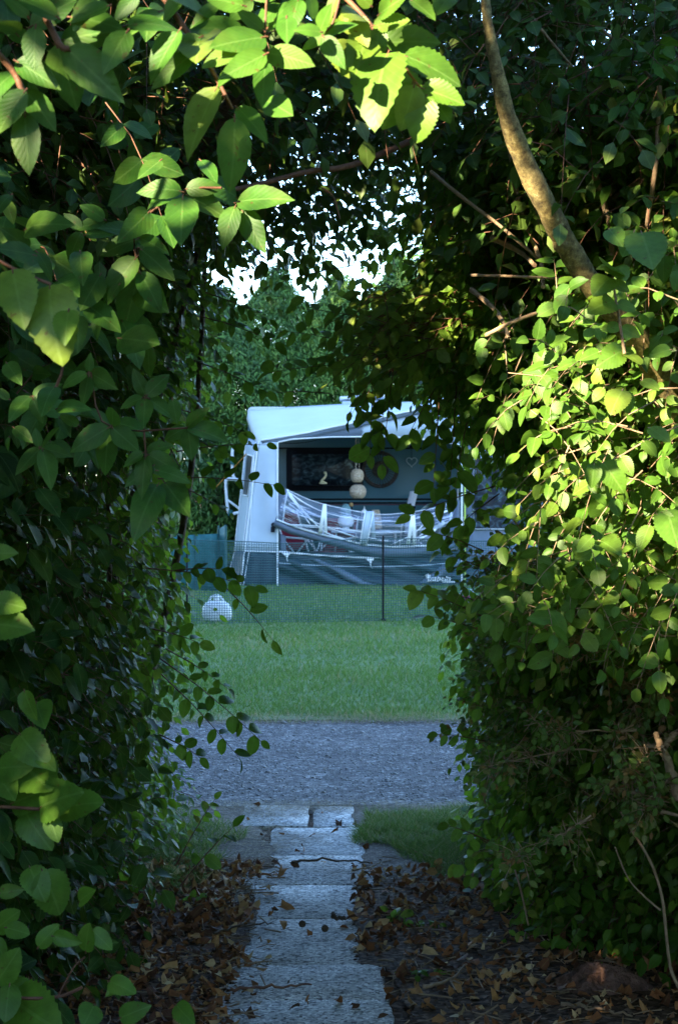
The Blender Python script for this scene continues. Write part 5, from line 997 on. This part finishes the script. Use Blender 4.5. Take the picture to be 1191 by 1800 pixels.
hand(lm, tm, o6, s6, sh, 3.9, T_SERR, .7); hand(lm, tm, o6, s6, [((960, 20), (900, 150)), ((1060, 60), (1100, 210), .5), ((1110, 150), (1120, 290), .4), ((1000, 30), (1060, 200), .4), ((1191, 230), (1170, 330)), ((830, 10), (900, 90)), ((1150, 640), (1050, 655), .6), ((750, 860), (830, 930), .9), ((900, 850), (840, 940), .95), ((800, 840), (740, 900), .8), ((900, 860), (930, 960)), ((1000, 800), (1090, 830)), ((1040, 1050), (1150, 1110), .8), ((1010, 1120), (1080, 1200)), ((890, 1200), (950, 1290)), ((800, 1230), (880, 1340)), ((750, 1240), (740, 1350)), ((1080, 1500), (1180, 1560)), ((1130, 1480), (1191, 1650)), ((740, 1620), (660, 1700)), ((780, 1640), (890, 1680)), ((1040, 1560), (980, 1700))], 3.85, T_SERR, .55)
tm.tube(smooth_path([P(*(791 + a / s6, 400 + b / s6), 3.9) for a, b in ((845, 215), (860, 350), (885, 500), (910, 660))], 14), np.linspace(.002, .004, 14), 6)
tm.tube(smooth_path([P(*(791 + a / s6, 400 + b / s6), 3.9) for a, b in ((700, 1290), (880, 1200), (1050, 1100), (1191, 1040))], 14), .002, 5)
lm.build('foliage', M['elm'], es, smooth=True); tm.build('twigs', M['bark_pale'], es, smooth=True); stems(es, [(1.3, 4.7, 0), (1.4, 4.6, 0)], [(.9, 4.5, 2.2), (1.15, 4.5, 2.3)], .016, M['bark'])
# sprays that hang into the opening, part of a slender hornbeam
hb = thing('hornbeam', (1.05, 6.9, 0), 'slender hornbeam whose leafy sprays hang in front of the awning', 'tree')
lm, tm = MB(), MB()
def hang(a, b, Y, k, size, tint, droop=.1, up=(0, -.8, .7), mbs=None):
    A_, B_ = P(*a, Y), P(*b, Y); d = B_ - A_; L = np.linalg.norm(d)
    l_, t_ = mbs or (lm, tm)
    sprays(l_, t_, A_[None], (d / L + [0, 0, droop * .9])[None], np.array([up]) + rng.normal(0, .15, (1, 3)), np.array([L]), k, np.array([size]), T_MID, np.array([tint]), droop=droop, twr=.0016)
for a, b, Y, k, s_, ti in (((655, 660), (650, 790), 6.2, 9, .075, .4), ((690, 650), (672, 810), 6.2, 9, .075, .45), ((720, 640), (668, 700), 6.3, 7, .07, .4), ((770, 720), (762, 845), 6.0, 10, .066, .4), ((800, 700), (790, 860), 6.0, 11, .068, .4), ((760, 690), (720, 760), 6.2, 6, .07, .35), ((820, 740), (800, 850), 6.0, 8, .08, .5),
                           ((850, 860), (725, 905), 6.0, 9, .07, .75), ((860, 880), (800, 930), 6.1, 7, .07, .5), ((830, 960), (760, 935), 6.0, 6, .065, .4), ((850, 1000), (770, 970), 6.1, 6, .06, .5), ((860, 1090), (725, 1032), 6.0, 10, .065, .85), ((850, 1110), (745, 1080), 6.1, 8, .065, .6), ((850, 1060), (770, 1040), 6.2, 8, .06, .6),
                           ((840, 1300), (768, 1290), 6.2, 6, .055, .5), ((840, 1470), (785, 1450), 6.3, 5, .05, .3), ((620, 640), (470, 655), 6.5, 11, .06, .4), ((640, 610), (500, 580), 6.6, 10, .055, .5), ((700, 620), (560, 640), 6.5, 10, .06, .35), ((600, 470), (480, 500), 6.6, 8, .05, .3), ((640, 560), (520, 540), 6.7, 8, .055, .5), ((560, 690), (480, 690), 6.6, 5, .055, .5)):
    hang(a, b, Y, k, s_, ti)
n = 420; p = sample(n, (.10, 5.6, 1.75), (.62, 7.4, 2.5), lambda p: (p[:, 0] / p[:, 1] > .02) & (p[:, 0] / p[:, 1] < .10) & ((p[:, 2] - 1.55) / p[:, 1] < .105) & ((p[:, 2] - 1.55) / p[:, 1] > .066))
sprays(lm, tm, p, np.tile([-.5, -.4, -.2], (n, 1)) + rng.normal(0, .5, (n, 3)), np.tile([-.1, -.6, .7], (n, 1)) + rng.normal(0, .35, (n, 3)), rng.uniform(.10, .22, n), 5, rng.uniform(.045, .06, n), T_FAR, np.clip(rng.normal(.9, .12, n), 0, 1), droop=.4)
lm.build('foliage', M['elm'], hb, smooth=True); tm.build('twigs', M['bark_red'], hb, smooth=True); stems(hb, [(1.15, 6.9, 0)], [(1.05, 6.5, 2.8)], .02, M['bark'])
bl = thing('beech_sapling', (-.95, 6.6, 0), 'sapling at the left with thin leafy twigs reaching over the lawn and road', 'sapling')
lm, tm = MB(), MB()
for a, b, Y, k, s_, ti in (((280, 1000), (445, 1030), 5.6, 11, .056, .6), ((405, 1040), (475, 1120), 5.6, 4, .056, .7), ((330, 1000), (390, 1000), 5.6, 5, .055, .1), ((300, 1170), (450, 1295), 5.6, 12, .058, .6), ((300, 1200), (410, 1320), 5.7, 10, .055, .55), ((290, 1110), (350, 1130), 5.8, 7, .055, .5), ((310, 1150), (400, 1210), 5.9, 8, .05, .55),
                           ((300, 1300), (350, 1330), 5.8, 6, .05, .5), ((330, 1540), (420, 1440), 5.6, 5, .055, .35), ((320, 1500), (385, 1390), 5.6, 8, .03, .9), ((300, 840), (480, 850), 5.6, 8, .055, .5), ((330, 790), (470, 780), 6.2, 8, .05, .6), ((320, 720), (430, 760), 6.2, 10, .05, .6), ((310, 760), (400, 800), 6.3, 8, .045, .6), ((330, 860), (400, 900), 6.3, 6, .04, .6), ((360, 640), (470, 690), 6.3, 8, .05, .5), ((370, 560), (480, 600), 6.3, 9, .055, .3), ((380, 520), (470, 560), 6.4, 8, .05, .3)):
    hang(a, b, Y, k, s_, ti, .12)
lm.build('foliage', M['hedge'], bl, smooth=True); tm.build('twigs', M['bark_red'], bl, smooth=True); stems(bl, [(-.95, 6.6, 0)], [(-.85, 6.3, 2.4)], .014, M['bark'])
# thorny hawthorn with pale bare limbs at the lower right
hw = thing('hawthorn_bush', (1.15, 4.95, 0), 'thorny bush with pale bare limbs and small browning leaves at the lower right', 'shrub')
mb = MB(); lm, tm = MB(), MB(); o8, s8 = (791, 1000), 2.25
br = [([(905, 920), (870, 800), (840, 720), (810, 655)], .016, .008), ([(815, 700), (770, 690), (735, 560), (725, 490), (660, 420), (580, 330), (500, 300)], .008, .003), ([(870, 830), (800, 880), (700, 885), (600, 870)], .006, .003), ([(840, 720), (860, 680), (900, 640)], .010, .007), ([(840, 600), (820, 500), (800, 400)], .005, .002), ([(735, 640), (640, 640), (480, 640), (330, 600)], .004, .0015), ([(800, 720), (740, 780), (700, 820)], .004, .002), ([(690, 230), (760, 170), (830, 120)], .004, .002),
      ([(870, 780), (800, 930), (750, 960)], .004, .0015), ([(580, 330), (450, 230), (250, 150)], .003, .0015), ([(600, 720), (450, 720), (150, 780)], .003, .0015), ([(560, 980), (420, 1060), (260, 1140)], .005, .0015)]
for pts, r0, r1 in br:
    Y = 4.95 + rng.normal(0, .08); q = smooth_path([P(o8[0] + a / s8, o8[1] + b / s8, Y) for a, b in pts], 22); q += rng.normal(0, .002, q.shape); mb.tube(q, np.linspace(r0, r1, 22), 6)
    for k in range(int(4 + len(pts) * 3)):
        c = q[rng.integers(4, 22)]; e_ = c + rng.normal(0, .03, 3); mb.tube([c, e_], [.0012, .0004], 4)
        if r0 < .009:
            n = 2; sprays(lm, tm, np.tile(c, (n, 1)), rng.normal(0, 1, (n, 3)) + [-.2, -.5, .1], rng.normal(0, .4, (n, 3)) + [0, -.5, .7], rng.uniform(.03, .12, n), 5, np.full(n, .026), T_FAR, np.clip(rng.normal(.6, .25, n), 0, 1), droop=.3, twr=.001)
mb.tube(smooth_path([P(1191 + 20, 1400, 4.95), P(1260, 1560, 5.0), (1.2, 5.0, 0)], 10), .02, 8)
mb.build('branches', M['bark_pale'], hw, smooth=True)
p = sample(700, (.45, 5.0, .55), (1.25, 6.4, 1.35), lambda p: (p[:, 1] > 7.7 - 2.1 * p[:, 0] - .62 * p[:, 2]) & (p[:, 1] < 8.0 - 2.1 * p[:, 0] - .62 * p[:, 2] ) & (p[:, 0] / p[:, 1] > .075)); n = len(p)
sprays(lm, tm, p, np.tile([-.5, -.5, .2], (n, 1)) + rng.normal(0, .5, (n, 3)), rng.normal(0, .3, (n, 3)) + [0, -.5, .7], rng.uniform(.08, .2, n), 7, np.full(n, .026), T_FAR, np.clip(rng.normal(.5, .25, n), 0, 1), droop=.2, twr=.001)
lm.build('foliage', M['haw'], hw, smooth=True); tm.build('twigs', M['bark_pale'], hw, smooth=True)
def stemthing(label, pts, r0, r1, Y):
    mb = MB(); q = smooth_path([P(o8[0] + a / s8, o8[1] + b / s8, Y) for a, b in pts], 30); mb.tube(q, np.linspace(r0, r1, 30), 7); return tag(mb.build('dead_stem', M['bark_pale'], smooth=True), label, 'stem', 'pale dead stems before the right hedge')
stemthing('long pale leafless stem arching down the right edge to the ground', [(672, 960), (740, 1070), (800, 1180), (838, 1310), (855, 1470), (870, 1580), (905, 1660), (960, 1740)], .0035, .005, 4.9)
stemthing('short pale leafless stem left of the long arching one', [(650, 1100), (700, 1220), (760, 1290), (830, 1350)], .002, .003, 4.95)
stemthing('thin straight pale stem low in the right hedge near the path', [(255, 1190), (285, 1300), (308, 1410)], .003, .003, 5.6)
stemthing('broken pale stick poking in at the right edge below the thorny limbs', [(815, 955), (860, 965), (930, 985)], .006, .004, 4.9)
# low brambles and seedlings along the hedge feet
bm = thing('bramble', (.9, 5.6, 0), 'low leafy bramble spreading at the foot of the right hedge above the dead leaves', 'bramble')
lm, tm = MB(), MB(); n = 420; p = sample(n, (.35, 5.2, .02), (1.5, 6.8, .32), lambda p: (p[:, 1] > 7.75 - 2.0 * p[:, 0]) & (p[:, 1] < 8.25 - 2.0 * p[:, 0] + .3))
sprays(lm, tm, p, np.tile([-.3, -.6, .25], (n, 1)) + rng.normal(0, .5, (n, 3)), rng.normal(0, .3, (n, 3)) + [0, -.4, .8], rng.uniform(.08, .18, n), 4, rng.uniform(.04, .06, n), T_MID, np.clip(rng.normal(.45, .25, n), 0, 1), droop=.5)
lm.build('foliage', M['elm'], bm, smooth=True); tm.build('twigs', M['bark_red'], bm)
for i, (px, py, lb, nn_) in enumerate([(690, 1630, 'small green seedling among dead leaves just right of the path', 4), (735, 1640, 'taller seedling between the path seedling and the hedge foot', 6), (740, 1720, 'low sprig with pale leaves in the litter in front of the hedge', 5), (355, 1600, 'small seedling at the foot of the left hedge', 4)]):
    c = gp(px, py, 0); t = thing('seedling', c, lb, 'seedling', 'seedlings in the leaf litter'); lm, tm = MB(), MB(); n = nn_
    sprays(lm, tm, np.tile(c + [0, 0, .01], (n, 1)), rng.normal(0, .8, (n, 3)) + [0, -.2, 1.2], rng.normal(0, .3, (n, 3)) + [0, -.4, .8], rng.uniform(.06, .14, n), 3, np.full(n, .045), T_MID, np.clip(rng.normal(.6, .2, n), 0, 1), droop=.5)
    lm.build('foliage', M['elm'], t, smooth=True); tm.build('twigs', M['bark_red'], t)
